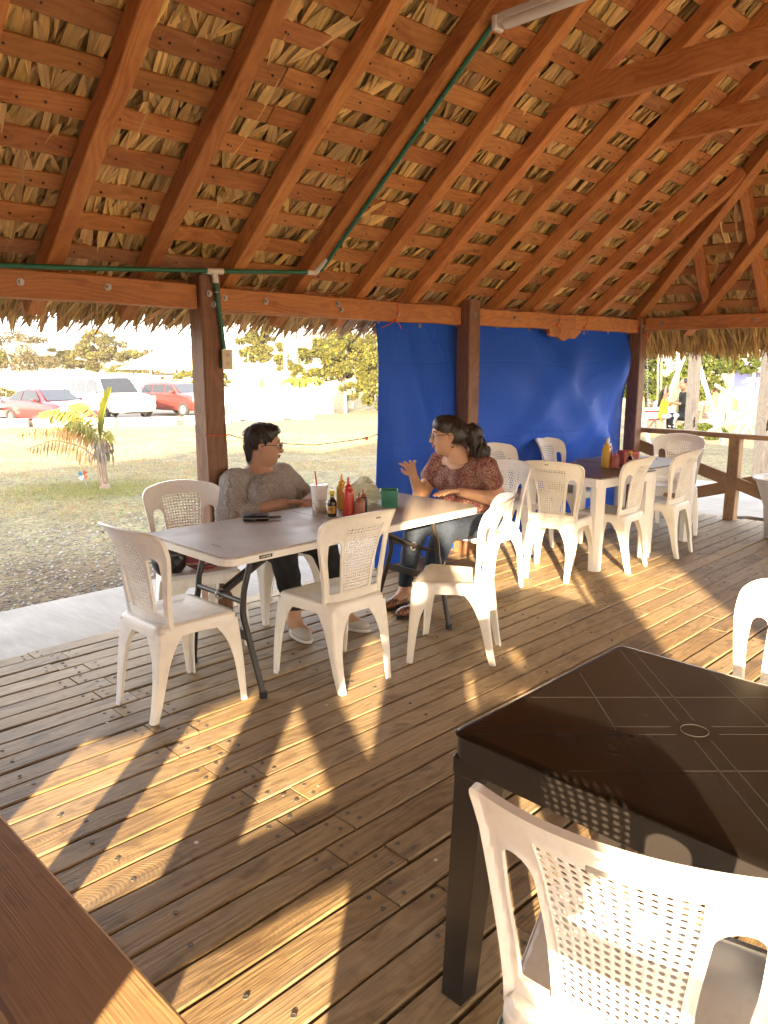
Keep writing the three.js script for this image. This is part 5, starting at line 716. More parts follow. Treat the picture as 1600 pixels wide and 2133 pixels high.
// ---------- trees ----------
function foliage(blobs, n, size, cols, seedK = 1) { const P = [], Cc = [], N = []; const tot = blobs.reduce((s, b) => s + b[3] * b[4] * b[5], 0);
  for (const b of blobs) { const cnt = Math.round(1.7 * n * b[3] * b[4] * b[5] / tot), cl = []; for (let k = 0; k < 26; k++) { const d = V(rr(-1, 1), rr(-1, 1), rr(-1, 1)).normalize().multiplyScalar(rr(.55, 1)); cl.push([d.x, d.y, d.z, rr(.16, .36), rr(.75, 1.2)]); }
    for (let i = 0; i < cnt; i++) { const c = cl[Math.floor(rnd() * cl.length)], d = V(rr(-1, 1), rr(-1, 1), rr(-1, 1)).normalize().multiplyScalar(c[3] * Math.pow(rnd(), .4)), p = V(b[0] + (c[0] + d.x) * b[3], b[1] + (c[1] + d.y) * b[4], b[2] + (c[2] + d.z) * b[5]); const u = V(rr(-1, 1), rr(-1, 1), rr(-1, 1)).normalize(), w = V(rr(-1, 1), rr(-1, 1), rr(-1, 1)).cross(u).normalize(), s = size * 1.15 * rr(.6, 1.3), col = cols[Math.floor(rnd() * cols.length)], k = c[4] * rr(.8, 1.15);
      const A = p.clone().addScaledVector(u, s), B = p.clone().addScaledVector(w, s * .5), D = p.clone().addScaledVector(u, -s * .6), E = p.clone().addScaledVector(w, -s * .5); for (const v of [A, B, D, A, D, E]) { P.push(v.x, v.y, v.z); Cc.push(col[0] * k, col[1] * k, col[2] * k); } } }
  const g = fromTris(P); g.setAttribute('color', new THREE.Float32BufferAttribute(Cc, 3)); return g; }
const leafMat = new THREE.MeshPhysicalMaterial({ vertexColors: true, roughness: .9, specularIntensity: .25, transmission: .3, thickness: 0, side: THREE.DoubleSide }), barkMat = mat(.22, .17, .13, .9), paleBark = mat(.40, .34, .28, .9);
const OL = [[.088, .092, .013], [.11, .108, .018], [.062, .07, .012], [.125, .118, .026]], DRY = [[.09, .076, .036], [.078, .072, .026], [.105, .086, .048]], GR = [[.06, .085, .012], [.08, .10, .018], [.045, .062, .011]];
function tree(name, label, cat, pos, limbs, blobs, n, size, cols, bark = barkMat) { const t = thing(name, label, cat, pos, 0); const L = limbs.map(([p, q, a, b]) => bar(V(...p), V(...q), a, b, 8)); obj('trunk', L, bark, t); obj('crown', foliage(blobs, n, size, cols), leafMat, t); return t; }
{
  let p = at(690, 862, 41); p.y = groundH(p.x, p.z); tree('leafy_tree', 'broad yellow-green tree filling the gap beside the blue tarpaulin', 'tree', p, [[[.8, 0, 0], [.6, 1.6, 0], .16, .1], [[.6, 1.6, 0], [-.4, 3, .2], .1, .05], [[.6, 1.6, 0], [1.4, 3, -.2], .1, .05], [[1.1, .2, 0], [1.5, 2.4, .2], .08, .04], [[.9, .9, 0], [.1, 2.2, .3], .07, .03]], [[-.6, 2.5, 0, 1.5, 1.2, 1.3], [1.3, 2.8, 0, 1.6, 1.6, 1.4], [.1, 3.4, 0, 1.1, .8, 1], [2.4, 1.2, 0, .9, 1.3, .9], [2.2, 2.6, .3, 1.2, 1.6, 1.1], [-1.6, 1.8, 0, .7, .6, .6], [1.0, 1.1, .2, .7, .5, .6]], 15000, .095, OL);
  p = at(553, 812, 58); p.y = groundH(p.x, p.z); tree('slender_tree', 'small round-crowned tree with pale trunk behind the white wall', 'tree', p, [[[0, 0, 0], [0, 2.2, 0], .2, .16], [[0, 2.2, 0], [-.8, 3.4, 0], .12, .05], [[0, 2.2, 0], [.9, 3.2, 0], .12, .05]], [[-.9, 3.9, 0, 1.1, 1.0, 1], [.6, 3.3, 0, 1.3, .8, 1], [-.2, 4.6, 0, 1.0, .6, .9], [1.6, 2.4, 0, .8, .5, .7], [-.6, 3.0, 0, .9, .5, .8]], 4200, .13, OL, paleBark);
  p = at(205, 800, 85); p.y = groundH(p.x, p.z); tree('spreading_tree', 'hazy wide tree behind the white off-road car', 'tree', p, [[[0, 0, 0], [0, 2.5, 0], .3, .2], [[0, 2, 0], [-2, 4, 0], .2, .1], [[0, 2, 0], [2, 4, 0], .2, .1]], [[0, 4.6, 0, 2.8, 1.5, 2.4], [-4, 3.2, 0, 3, 1.1, 2.4], [4, 3, 0, 3, 1.2, 2.4], [.4, 5.6, 0, 1.6, .8, 1.6], [-1, 2.6, 0, 2, .8, 1.8]], 9000, .17, [...OL, ...DRY]);
  p = at(40, 800, 80); p.y = groundH(p.x, p.z); tree('bare_tree', 'half bare grey-brown tree with forked trunk at the far left', 'tree', p, [[[0, 0, 0], [-.3, 2.4, 0], .22, .15], [[.9, 0, 0], [.4, 2.4, 0], .18, .12], [[1.7, .0, 0], [1.0, 2.0, 0], .14, .1], [[-.3, 2.4, 0], [-1.6, 5.2, 0], .12, .05], [[.4, 2.4, 0], [.8, 5.6, 0], .12, .05]], [[-.4, 4.2, 0, 3.6, 2.0, 2.6], [2, 2.7, 0, 2.6, .9, 2], [-3, 3, 0, 2, 1.4, 2]], 4200, .13, DRY);
  p = at(-20, 800, 60); p.y = groundH(p.x, p.z); tree('edge_tree', 'green tree cut off by the left edge of view', 'tree', p, [[[0, 0, 0], [0, 3, 0], .2, .12]], [[.1, 3.0, 0, 1.1, 1.0, 1]], 1500, .14, OL);
  p = at(395, 800, 62); p.y = groundH(p.x, p.z); tree('low_shrub', 'leafy shrub between the thatched hut and the left post', 'shrub', p, [[[0, 0, 0], [0, 1.2, 0], .08, .04]], [[0, 1.3, 0, 1.6, .9, 1.2], [-1.8, 1.0, 0, 1.0, .6, .8], [1.9, 1.0, 0, 1.6, .8, 1]], 4200, .11, OL);
  p = at(258, 795, 78); p.y = groundH(p.x, p.z); tree('low_shrub', 'olive shrub right behind the roof of the white car', 'shrub', p, [[[0, 0, 0], [0, 1.2, 0], .08, .04]], [[0, 1.5, 0, 2.4, 1.2, 1.2], [3, 1.2, 0, 1.8, .9, 1]], 3200, .14, [...OL, ...DRY]);
  for (const [x, D, w, l] of [[18, 44, 1.1, 'dry yellow bush behind the red saloon car'], [520, 75, 1.5, 'dry low bush left of the pale trunk beyond the wall']]) { const q = at(x, 850, D); q.y = groundH(q.x, q.z); tree('dry_bush', l, 'bush', q, [[[0, 0, 0], [0, .4, 0], .03, .02]], [[0, .6, 0, w, .6, .7], [-w, .4, 0, w * .6, .4, .5]], 1200, .08, [...DRY, ...OL]); }
  { const q = at(548, 815, 52); q.y = groundH(q.x, q.z); const t = thing('agave', 'spiky agave at the foot of the pale trunk', 'plant', q); for (let k = 0; k < 16; k++) { const a = rr(0, 6.3), e = rr(.5, 1.3), L = rr(.9, 1.4); obj('spiky_leaf', bar(V(0, .9, 0), V(Math.cos(a) * Math.cos(e) * L, .9 + Math.sin(e) * L, Math.sin(a) * Math.cos(e) * L), .05, .005, 5), mat(.12, .14, .06, .6), t); } }
  { const q = at(632, 862, 39.5); q.y = groundH(q.x, q.z); const t = thing('small_palm', 'small palm with arching fronds in front of the white wall', 'palm tree', q); obj('trunk', bar(V(0, 0, 0), V(0, 1.5, 0), .06, .05), paleBark, t); for (let k = 0; k < 9; k++) { const a = k * .7 + .2, P = []; for (let i = 0; i < 14; i++) for (const s of [-1, 1]) { const u = i / 14, x = Math.cos(a) * u * 1.2, z = Math.sin(a) * u * 1.2, y = 1.5 + .5 * Math.sin(u * 2.2) - .5 * u * u, dx = -Math.sin(a) * s * .3, dz = Math.cos(a) * s * .3; P.push(x, y, z, x + dx * .5 + Math.cos(a) * .1, y - .05, z + dz * .5 + Math.sin(a) * .1, x + dx + Math.cos(a) * .15, y - .25, z + dz + Math.sin(a) * .15, x, y, z, x + dx + Math.cos(a) * .15, y - .25, z + dz + Math.sin(a) * .15, x + Math.cos(a) * .05, y, z + Math.sin(a) * .05); } obj('frond', fromTris(P), mat(.20, .22, .04, .6), t); } }
  // bushes beyond the far railing
  p = at(1345, 850, 25); p.y = groundH(p.x, p.z); tree('garden_tree', 'leafy green tree behind the swings', 'tree', p, [[[0, 0, 0], [-.2, 1.6, 0], .09, .06], [[.6, 0, 0], [.8, 2.2, 0], .05, .03], [[1.2, 0, .1], [1.1, 2.2, 0], .04, .03], [[.9, 0, 0], [1.3, 2, 0], .03, .02]], [[-.4, 2.0, 0, 1.1, .9, .8], [.7, 2.4, 0, 1.0, .8, .8], [-.2, 1.5, .2, .8, .5, .6], [1.4, 1.6, 0, .5, .7, .5]], 5200, .085, GR);
  p = at(1495, 850, 30); p.y = groundH(p.x, p.z); tree('garden_tree', 'thin-leaved tree right of the grey post', 'tree', p, [[[0, 0, 0], [0, 2.4, 0], .07, .05], [[.35, .0, 0], [.5, 2.4, 0], .05, .04]], [[-.3, 2.6, 0, 1.2, .7, .8], [.6, 2.5, 0, .9, .5, .7], [-.7, 1.7, 0, .8, .6, .6]], 2200, .10, GR);
  for (const [x, y, D, l] of [[1470, 862, 22, 'low green bush at the foot of the slanted swing pole'], [1448, 838, 24, 'small bright bush just right of the grey post']]) { const q = at(x, y, D); q.y = groundH(q.x, q.z); tree('low_shrub', l, 'shrub', q, [[[0, 0, 0], [0, .2, 0], .02, .01]], [[0, .22, 0, .55, .25, .4]], 800, .05, GR); }
}
// ---------- hills, walls, kerbs, poles, hut ----------
{
  const hill = (x0, x1, z, f, m, name) => { const n = 90, P = [], I = []; for (let i = 0; i <= n; i++) { const x = lerp(x0, x1, i / n), h = f(i / n); P.push(x, -3, z + 60, x, h * .6 - 1, z + 25, x, h - 1, z, x, -3, z - 90); } for (let i = 0; i < n; i++) for (let k = 0; k < 3; k++) { const a = i * 4 + k; I.push(a, a + 4, a + 1, a + 1, a + 4, a + 5); } const g = new THREE.BufferGeometry(); g.setAttribute('position', new THREE.Float32BufferAttribute(P, 3)); g.setIndex(I); g.computeVertexNormals(); return struct(name, g, m); };
  hill(-700, 500, -620, t => 9 + 30 * sm(.42, .6, t) * (1 - sm(.62, .78, t)) * .55 + 12 * fbm(t, .3, 6, 3, 4, 5), mat(.13, .12, .10, .95), 'hills');
  const wall = (name, label, cat, p, q, h, d, m = M.paint) => { const t = thing(name, label, cat); const L = p.distanceTo(q), g = flatUV(box(L, h, d, .02), .4); const o = obj('wall', g, m, t); o.position.set((p.x + q.x) / 2, Math.min(p.y, q.y) + h / 2 - .1, (p.z + q.z) / 2); o.rotation.y = Math.atan2(-(q.z - p.z), q.x - p.x); const c = obj('coping', box(L + .06, .06, d + .06, .01), m, t); c.position.copy(o.position); c.position.y += h / 2 + .03; c.rotation.y = o.rotation.y; return t; };
  const g2 = (x, D) => { const p = at(x, 860, D); p.y = groundH(p.x, p.z); return p; };
  wall('white_wall', 'long low whitewashed wall behind the lawn', 'wall', g2(455, 43), g2(652, 41), 1.28, .18);
  wall('white_wall', 'short whitewashed wall ending before the broad tree', 'wall', g2(648, 40), g2(693, 39.4), 1.28, .2);
  wall('boundary_wall', 'distant pale boundary wall running behind the parked cars', 'wall', g2(-60, 74), g2(480, 70), 1.9, .25);
  wall('boundary_wall', 'distant pale wall beyond the pale-trunked tree', 'wall', g2(470, 66), g2(700, 62), 2.0, .25);
  { const t = thing('iron_gate', 'dark slatted gate between white wall and broad tree', 'gate', g2(706, 39.3)); for (let k = 0; k < 6; k++) obj('slat', box(.03, .95, .03, .005), M.dark, t).position.set(-.22 + k * .09, .5, 0); obj('rail', box(.55, .04, .03, .005), M.dark, t).position.set(0, .95, .02); obj('post', bar(V(.33, 0, 0), V(.33, 1.1, 0), .07), paleBark, t); }
  // kerb blocks along the car park
  const kerbLabels = ['leftmost white kerb block below the red saloon car', 'white kerb block behind the palm fronds', 'white kerb block below the white off-road car', 'white kerb block below the red hatchback, left of the post', 'white kerb block right of the left post', 'white kerb block in front of the long low wall', 'rightmost white kerb block near the short wall'];
  const ks = [[-90, 60, 29.5], [71, 240, 29.2], [245, 368, 30], [384, 480, 31], [484, 500, 32.5], [512, 590, 33.5], [604, 655, 34.5]];
  ks.forEach(([x0, x1, D], i) => { const p = at(x0, 870, D), q = at(x1, 870, D + .5 * (x1 - x0) / 160), t = thing('kerb_block', kerbLabels[i], 'kerb block', V((p.x + q.x) / 2, groundH((p.x + q.x) / 2, (p.z + q.z) / 2), (p.z + q.z) / 2), Math.atan2(-(q.z - p.z), q.x - p.x), 'white painted kerb blocks'); obj('block', box(p.distanceTo(q), .36, .3, .03), M.paint, t).position.y = .16; });
  // car park surface
  const P = []; const e = [[-40, -31.5], [-5, -34], [-5, -60], [-60, -60]]; const s = new THREE.Shape(e.map(([x, z]) => new THREE.Vector2(x, z)));
  const pg = new THREE.BufferGeometry(), pp = [], pi = [], N = 30; for (let j = 0; j <= N; j++) for (let i = 0; i <= N; i++) { const x = lerp(-45, -4, i / N), z = lerp(-31.2 - (i / N) * 2.6, -66, j / N); pp.push(x, groundH(x, z) + .03, z); } for (let j = 0; j < N; j++) for (let i = 0; i < N; i++) { const a = j * (N + 1) + i; pi.push(a, a + 1, a + N + 1, a + 1, a + N + 2, a + N + 1); } pg.setAttribute('position', new THREE.Float32BufferAttribute(pp, 3)); pg.setIndex(pi); pg.computeVertexNormals(); struct('car_park', pg, mat(.22, .18, .14, .95));
  const pole = (x, D, h, label, r = .09) => { const p = g2(x, D), t = thing('utility_pole', label, 'pole', p, 0, null); obj('pole', bar(V(0, 0, 0), V(0, h, 0), r, r * .75, 10), paleBark, t); obj('cross_arm', box(1.2, .08, .08, .01), barkMat, t).position.y = h - .3; return V(p.x, p.y + h - .25, p.z); };
  const A = pole(320, 62, 4.4, 'thin pole above the red hatchback'), B = pole(597, 50, 5.6, 'tall pale utility pole between the two trees', .14), Cc = pole(-60, 90, 6, 'far utility pole at the left edge of view');
  const wire = (p, q, l) => { const m = p.clone().add(q).multiplyScalar(.5); m.y -= .6; tag(obj('overhead_wire', tube([p, m, q], .012, 4, 24), M.dark), l, 'wire'); }; wire(A, B, 'overhead wire from the thin pole rightwards'); wire(Cc, A, 'overhead wire running left from the thin pole');
  tag(obj('leaning_pole', bar(g2(518, 52).add(V(0, 0, 0)), at(517, 738, 52), .05, .04), barkMat), 'slim dark leaning stake left of the pale trunk', 'pole');
  // thatched hut far off
  const q = g2(352, 68), t = thing('thatched_hut', 'distant hut with yellow thatched roof above the red hatchback', 'hut', q); const rg = new THREE.ConeGeometry(4.2, 2.0, 10, 3); obj('roof', T(rg, 0, 3.1, 0), mat(.50, .38, .18, .95), t); for (let k = 0; k < 6; k++) obj('post', bar(V(2.8 * Math.cos(k), 0, 2.8 * Math.sin(k)), V(2.8 * Math.cos(k), 2.4, 2.8 * Math.sin(k)), .08), barkMat, t); obj('wall', T(new THREE.CylinderGeometry(2.7, 2.7, 1.6, 12, 1, true), 0, .8, 0), M.paint, t);
}
// ---------- cars ----------
function car(label, pos, turn, o) {
  const t = thing(o.name, label, 'car', pos, turn, null); const paint = new THREE.MeshPhysicalMaterial({ color: C(...o.col), roughness: .35, clearcoat: .8, clearcoatRoughness: .08, side: THREE.DoubleSide });
  // stations along x: [x, bottom, belt, roof, half width at sill, belt, roof]
  const st = o.st, ring = s => { const [x, y0, yb, yr, w0, wb, wr] = s; const R = [[y0, w0 * .9], [y0 + .08, w0], [lerp(y0, yb, .5), lerp(w0, wb, .5) + .02], [yb - .06, wb + .005], [yb, wb - .015], [lerp(yb, yr, .85), lerp(wb, wr, .85)], [yr - .015, wr - .05], [yr, wr - .16]]; return [...R.map(([y, z]) => [x, y, z]), ...R.reverse().map(([y, z]) => [x, y, -z])]; };
  const rs = []; for (let i = 0; i + 1 < st.length; i++) for (let k = 0; k < 3; k++) { const u = k / 3; rs.push(ring(st[i].map((v, q) => lerp(v, st[i + 1][q], u)))); } rs.push(ring(st[st.length - 1]));
  const P = []; for (let i = 0; i + 1 < rs.length; i++) for (let k = 0; k < 16; k++) { const j = (k + 1) % 16, A = rs[i][k], B = rs[i][j], D = rs[i + 1][k], E = rs[i + 1][j]; P.push(...A, ...E, ...B, ...A, ...D, ...E); } for (const [r, f] of [[rs[0], 1], [rs[rs.length - 1], -1]]) for (let k = 1; k < 15; k++) P.push(...r[0], ...(f > 0 ? r[k] : r[k + 1]), ...(f > 0 ? r[k + 1] : r[k]));
  obj('body', toCreasedNormals(fromTris(P), .6), paint, t);
  const quad = (a, b, c, d) => fromTris([...a, ...b, ...c, ...a, ...c, ...d]);
  for (const s of [-1, 1]) { for (const w of o.side) { const sw = y => { const u = clamp((y - o.belt) / (o.roof - o.belt)); return lerp(o.wb, o.wr, u) + .006; }; obj('side_window', quad(...w.map(([x, y]) => [x, y, s * sw(y)])), M.carGlass, t); }
    const m = obj('mirror', box(.12, .13, .2, .03), o.mir ? paint : paint, t); m.position.set(o.mx, o.belt + .07, s * (o.wb + .11));
    for (const wx of o.wx) { const w = obj('wheel', T(new THREE.TorusGeometry(o.wr2 - .07, .075, 10, 28), 0, 0, 0), M.rubber, t); w.position.set(wx, o.wr2, s * (o.ww - .02)); w.scale.z = 1.4; obj('rim', [T(new THREE.CylinderGeometry(o.wr2 - .1, o.wr2 - .1, .06, 20), 0, 0, 0, Math.PI / 2), T(new THREE.CylinderGeometry(.06, .06, .09, 12), 0, 0, 0, Math.PI / 2)], mat(.35, .34, .33, .4, { metalness: .5 }), w); obj('wheel_arch', T(new THREE.CylinderGeometry(o.wr2 + .05, o.wr2 + .05, .02, 26), wx, o.wr2 + .02, s * (o.ww + .0), Math.PI / 2), M.dark, t).position.z -= s * .018; }
    const hl = obj('headlight', box(.16, o.hl[1], o.hl[0], .03), gloss(.75, .74, .72, .1), t); hl.position.set(o.fx - .05, o.hl[2], s * (o.wf - o.hl[0] * .45)); hl.rotation.y = s * -.25; }
  obj('windshield', quad(...o.ws), M.carGlass, t); obj('rear_window', quad(...o.rw), M.carGlass, t);
  const gr = obj('grille', box(.05, o.gr[1], o.gr[0], .015), o.gcol ?? M.dark, t); gr.position.set(o.fx + .0, o.gr[2], 0); for (let k = 0; k < (o.bars ?? 0); k++) obj('grille_bar', box(.05, .025, o.gr[0] * 1.02, .008), mat(.14, .14, .14, .4), t).position.set(o.fx + .014, o.gr[2] - o.gr[1] * .5 + (k + .5) * o.gr[1] / o.bars, 0);
  const bp = obj('bumper', box(.16, .22, o.wf * 1.9, .05), o.bump ?? paint, t); bp.position.set(o.fx, o.by, 0); obj('number_plate', box(.02, .11, .3, .004), mat(.6, .58, .5, .5), t).position.set(o.fx + .085, o.by, 0); obj('lower_intake', box(.04, .08, o.wf * 1.2, .01), M.dark, t).position.set(o.fx + .06, o.by - .13, 0);
  if (o.rack) for (const s of [-1, 1]) obj('roof_rail', tube([V(-1.6 * o.rack, o.roof + .0, s * (o.wr - .1)), V(-1.5 * o.rack, o.roof + .06, s * (o.wr - .1)), V(.1 * o.rack, o.roof + .06, s * (o.wr - .1)), V(.25 * o.rack, o.roof, s * (o.wr - .1))], .022, 6), o.rackM ?? M.dark, t);
  return t;
}
{
  const put = (x, D) => { const p = at(x, 870, D); p.y = groundH(p.x, p.z) + .03; return p; };
  car('white off-road car with chrome-barred grille parked facing the lawn', put(232, 35.5), -.78, { name: 'white_suv', col: [.80, .79, .77], belt: 1.14, roof: 1.93, wb: .98, wr: .76, wf: .95, ww: .99, wr2: .41, wx: [1.45, -1.55], mx: .72, fx: 2.42, hl: [.3, .24, .95], gr: [1.25, .42, .92], gcol: mat(.55, .54, .53, .3), bars: 3, by: .52, rack: 1,
    st: [[-2.5, .5, 1.0, 1.2, .9, .93, .8], [-2.45, .42, 1.12, 1.86, .95, .96, .74], [-1.6, .38, 1.14, 1.93, .97, .98, .76], [.1, .36, 1.14, 1.92, .97, .98, .76], [.35, .36, 1.14, 1.86, .97, .98, .75], [1.18, .36, 1.14, 1.18, .97, .98, .84], [1.9, .38, 1.06, 1.12, .97, .97, .86], [2.3, .40, .98, 1.06, .95, .95, .86], [2.42, .42, .82, .96, .93, .93, .84]],
    side: [[[-2.25, 1.18], [-1.5, 1.18], [-1.5, 1.78], [-2.15, 1.78]], [[-1.4, 1.18], [-.45, 1.18], [-.45, 1.78], [-1.4, 1.78]], [[-.36, 1.18], [.92, 1.18], [.42, 1.78], [-.36, 1.78]]], ws: [[.50, 1.84, -.66], [1.20, 1.2, -.82], [1.20, 1.2, .82], [.50, 1.84, .66]], rw: [[-2.49, 1.75, -.65], [-2.50, 1.2, -.78], [-2.50, 1.2, .78], [-2.49, 1.75, .65]] });
  car('dark red saloon car parked at the left behind the palm fronds', put(105, 30.8), -.62, { name: 'red_saloon', col: [.085, .009, .011], belt: .93, roof: 1.47, wb: .86, wr: .62, wf: .8, ww: .86, wr2: .31, wx: [1.3, -1.3], mx: .62, fx: 2.16, hl: [.4, .17, .70], gr: [.7, .12, .66], by: .45, bars: 1,
    st: [[-2.2, .45, .85, .95, .72, .72, .6], [-2.1, .32, .95, 1.02, .82, .82, .66], [-1.6, .24, .96, 1.08, .85, .86, .64], [-.9, .22, .95, 1.42, .86, .86, .60], [-.3, .2, .93, 1.48, .86, .86, .62], [.3, .2, .93, 1.42, .86, .86, .62], [1.05, .22, .92, .98, .86, .86, .72], [1.7, .24, .80, .90, .84, .84, .74], [2.05, .28, .66, .78, .78, .78, .68], [2.17, .32, .56, .64, .7, .7, .6]],
    side: [[[-1.45, .98], [-.55, .97], [-.52, 1.37], [-.95, 1.30]], [[-.48, .97], [.82, .96], [.28, 1.36], [-.46, 1.39]]], ws: [[.33, 1.40, -.56], [1.08, 1.0, -.70], [1.08, 1.0, .70], [.33, 1.40, .56]], rw: [[-.98, 1.39, -.54], [-1.62, 1.09, -.62], [-1.62, 1.09, .62], [-.98, 1.39, .54]] });
  car('red hatchback with roof rails beside the left post', put(376, 38), -.62, { name: 'red_hatchback', col: [.17, .018, .014], belt: 1.06, roof: 1.6, wb: .88, wr: .70, wf: .84, ww: .89, wr2: .34, wx: [1.32, -1.28], mx: .62, fx: 2.08, hl: [.34, .2, .83], gr: [.7, .2, .78], by: .48, bump: mat(.17, .02, .016, .4), rack: .82, rackM: mat(.3, .3, .3, .4),
    st: [[-2.1, .45, .95, 1.0, .78, .8, .7], [-2.02, .32, 1.05, 1.45, .86, .87, .66], [-1.4, .28, 1.06, 1.58, .88, .88, .69], [-.2, .26, 1.06, 1.6, .88, .88, .70], [.25, .26, 1.05, 1.52, .88, .88, .69], [1.0, .26, 1.03, 1.09, .88, .88, .76], [1.65, .28, .93, 1.02, .87, .87, .77], [1.98, .3, .8, .9, .83, .83, .74], [2.1, .34, .62, .75, .78, .78, .68]],
    side: [[[-1.75, 1.1], [-1.02, 1.1], [-1.0, 1.46], [-1.55, 1.44]], [[-.95, 1.1], [-.12, 1.1], [-.12, 1.48], [-.93, 1.47]], [[-.05, 1.1], [.80, 1.08], [.30, 1.45], [-.05, 1.48]]], ws: [[.33, 1.49, -.60], [1.0, 1.10, -.74], [1.0, 1.10, .74], [.33, 1.49, .60]], rw: [[-2.05, 1.40, -.58], [-2.09, 1.1, -.72], [-2.09, 1.1, .72], [-2.05, 1.40, .58]] });
  car('white car cut off by the left edge of view', put(-52, 32.5), -.6, { name: 'white_saloon', col: [.78, .77, .75], belt: .93, roof: 1.47, wb: .86, wr: .62, wf: .8, ww: .86, wr2: .31, wx: [1.3, -1.3], mx: .62, fx: 2.16, hl: [.4, .17, .70], gr: [.7, .12, .66], by: .45,
    st: [[-2.2, .45, .85, .95, .72, .72, .6], [-1.6, .24, .96, 1.08, .85, .86, .64], [-.9, .22, .95, 1.42, .86, .86, .60], [.3, .2, .93, 1.42, .86, .86, .62], [1.05, .22, .92, .98, .86, .86, .72], [1.7, .24, .80, .90, .84, .84, .74], [2.17, .32, .56, .64, .7, .7, .6]],
    side: [[[-1.45, .98], [-.55, .97], [-.52, 1.37], [-.95, 1.30]], [[-.48, .97], [.82, .96], [.28, 1.36], [-.46, 1.39]]], ws: [[.33, 1.40, -.56], [1.08, 1.0, -.70], [1.08, 1.0, .70], [.33, 1.40, .56]], rw: [[-.98, 1.39, -.54], [-1.62, 1.09, -.62], [-1.62, 1.09, .62], [-.98, 1.39, .54]] });
}
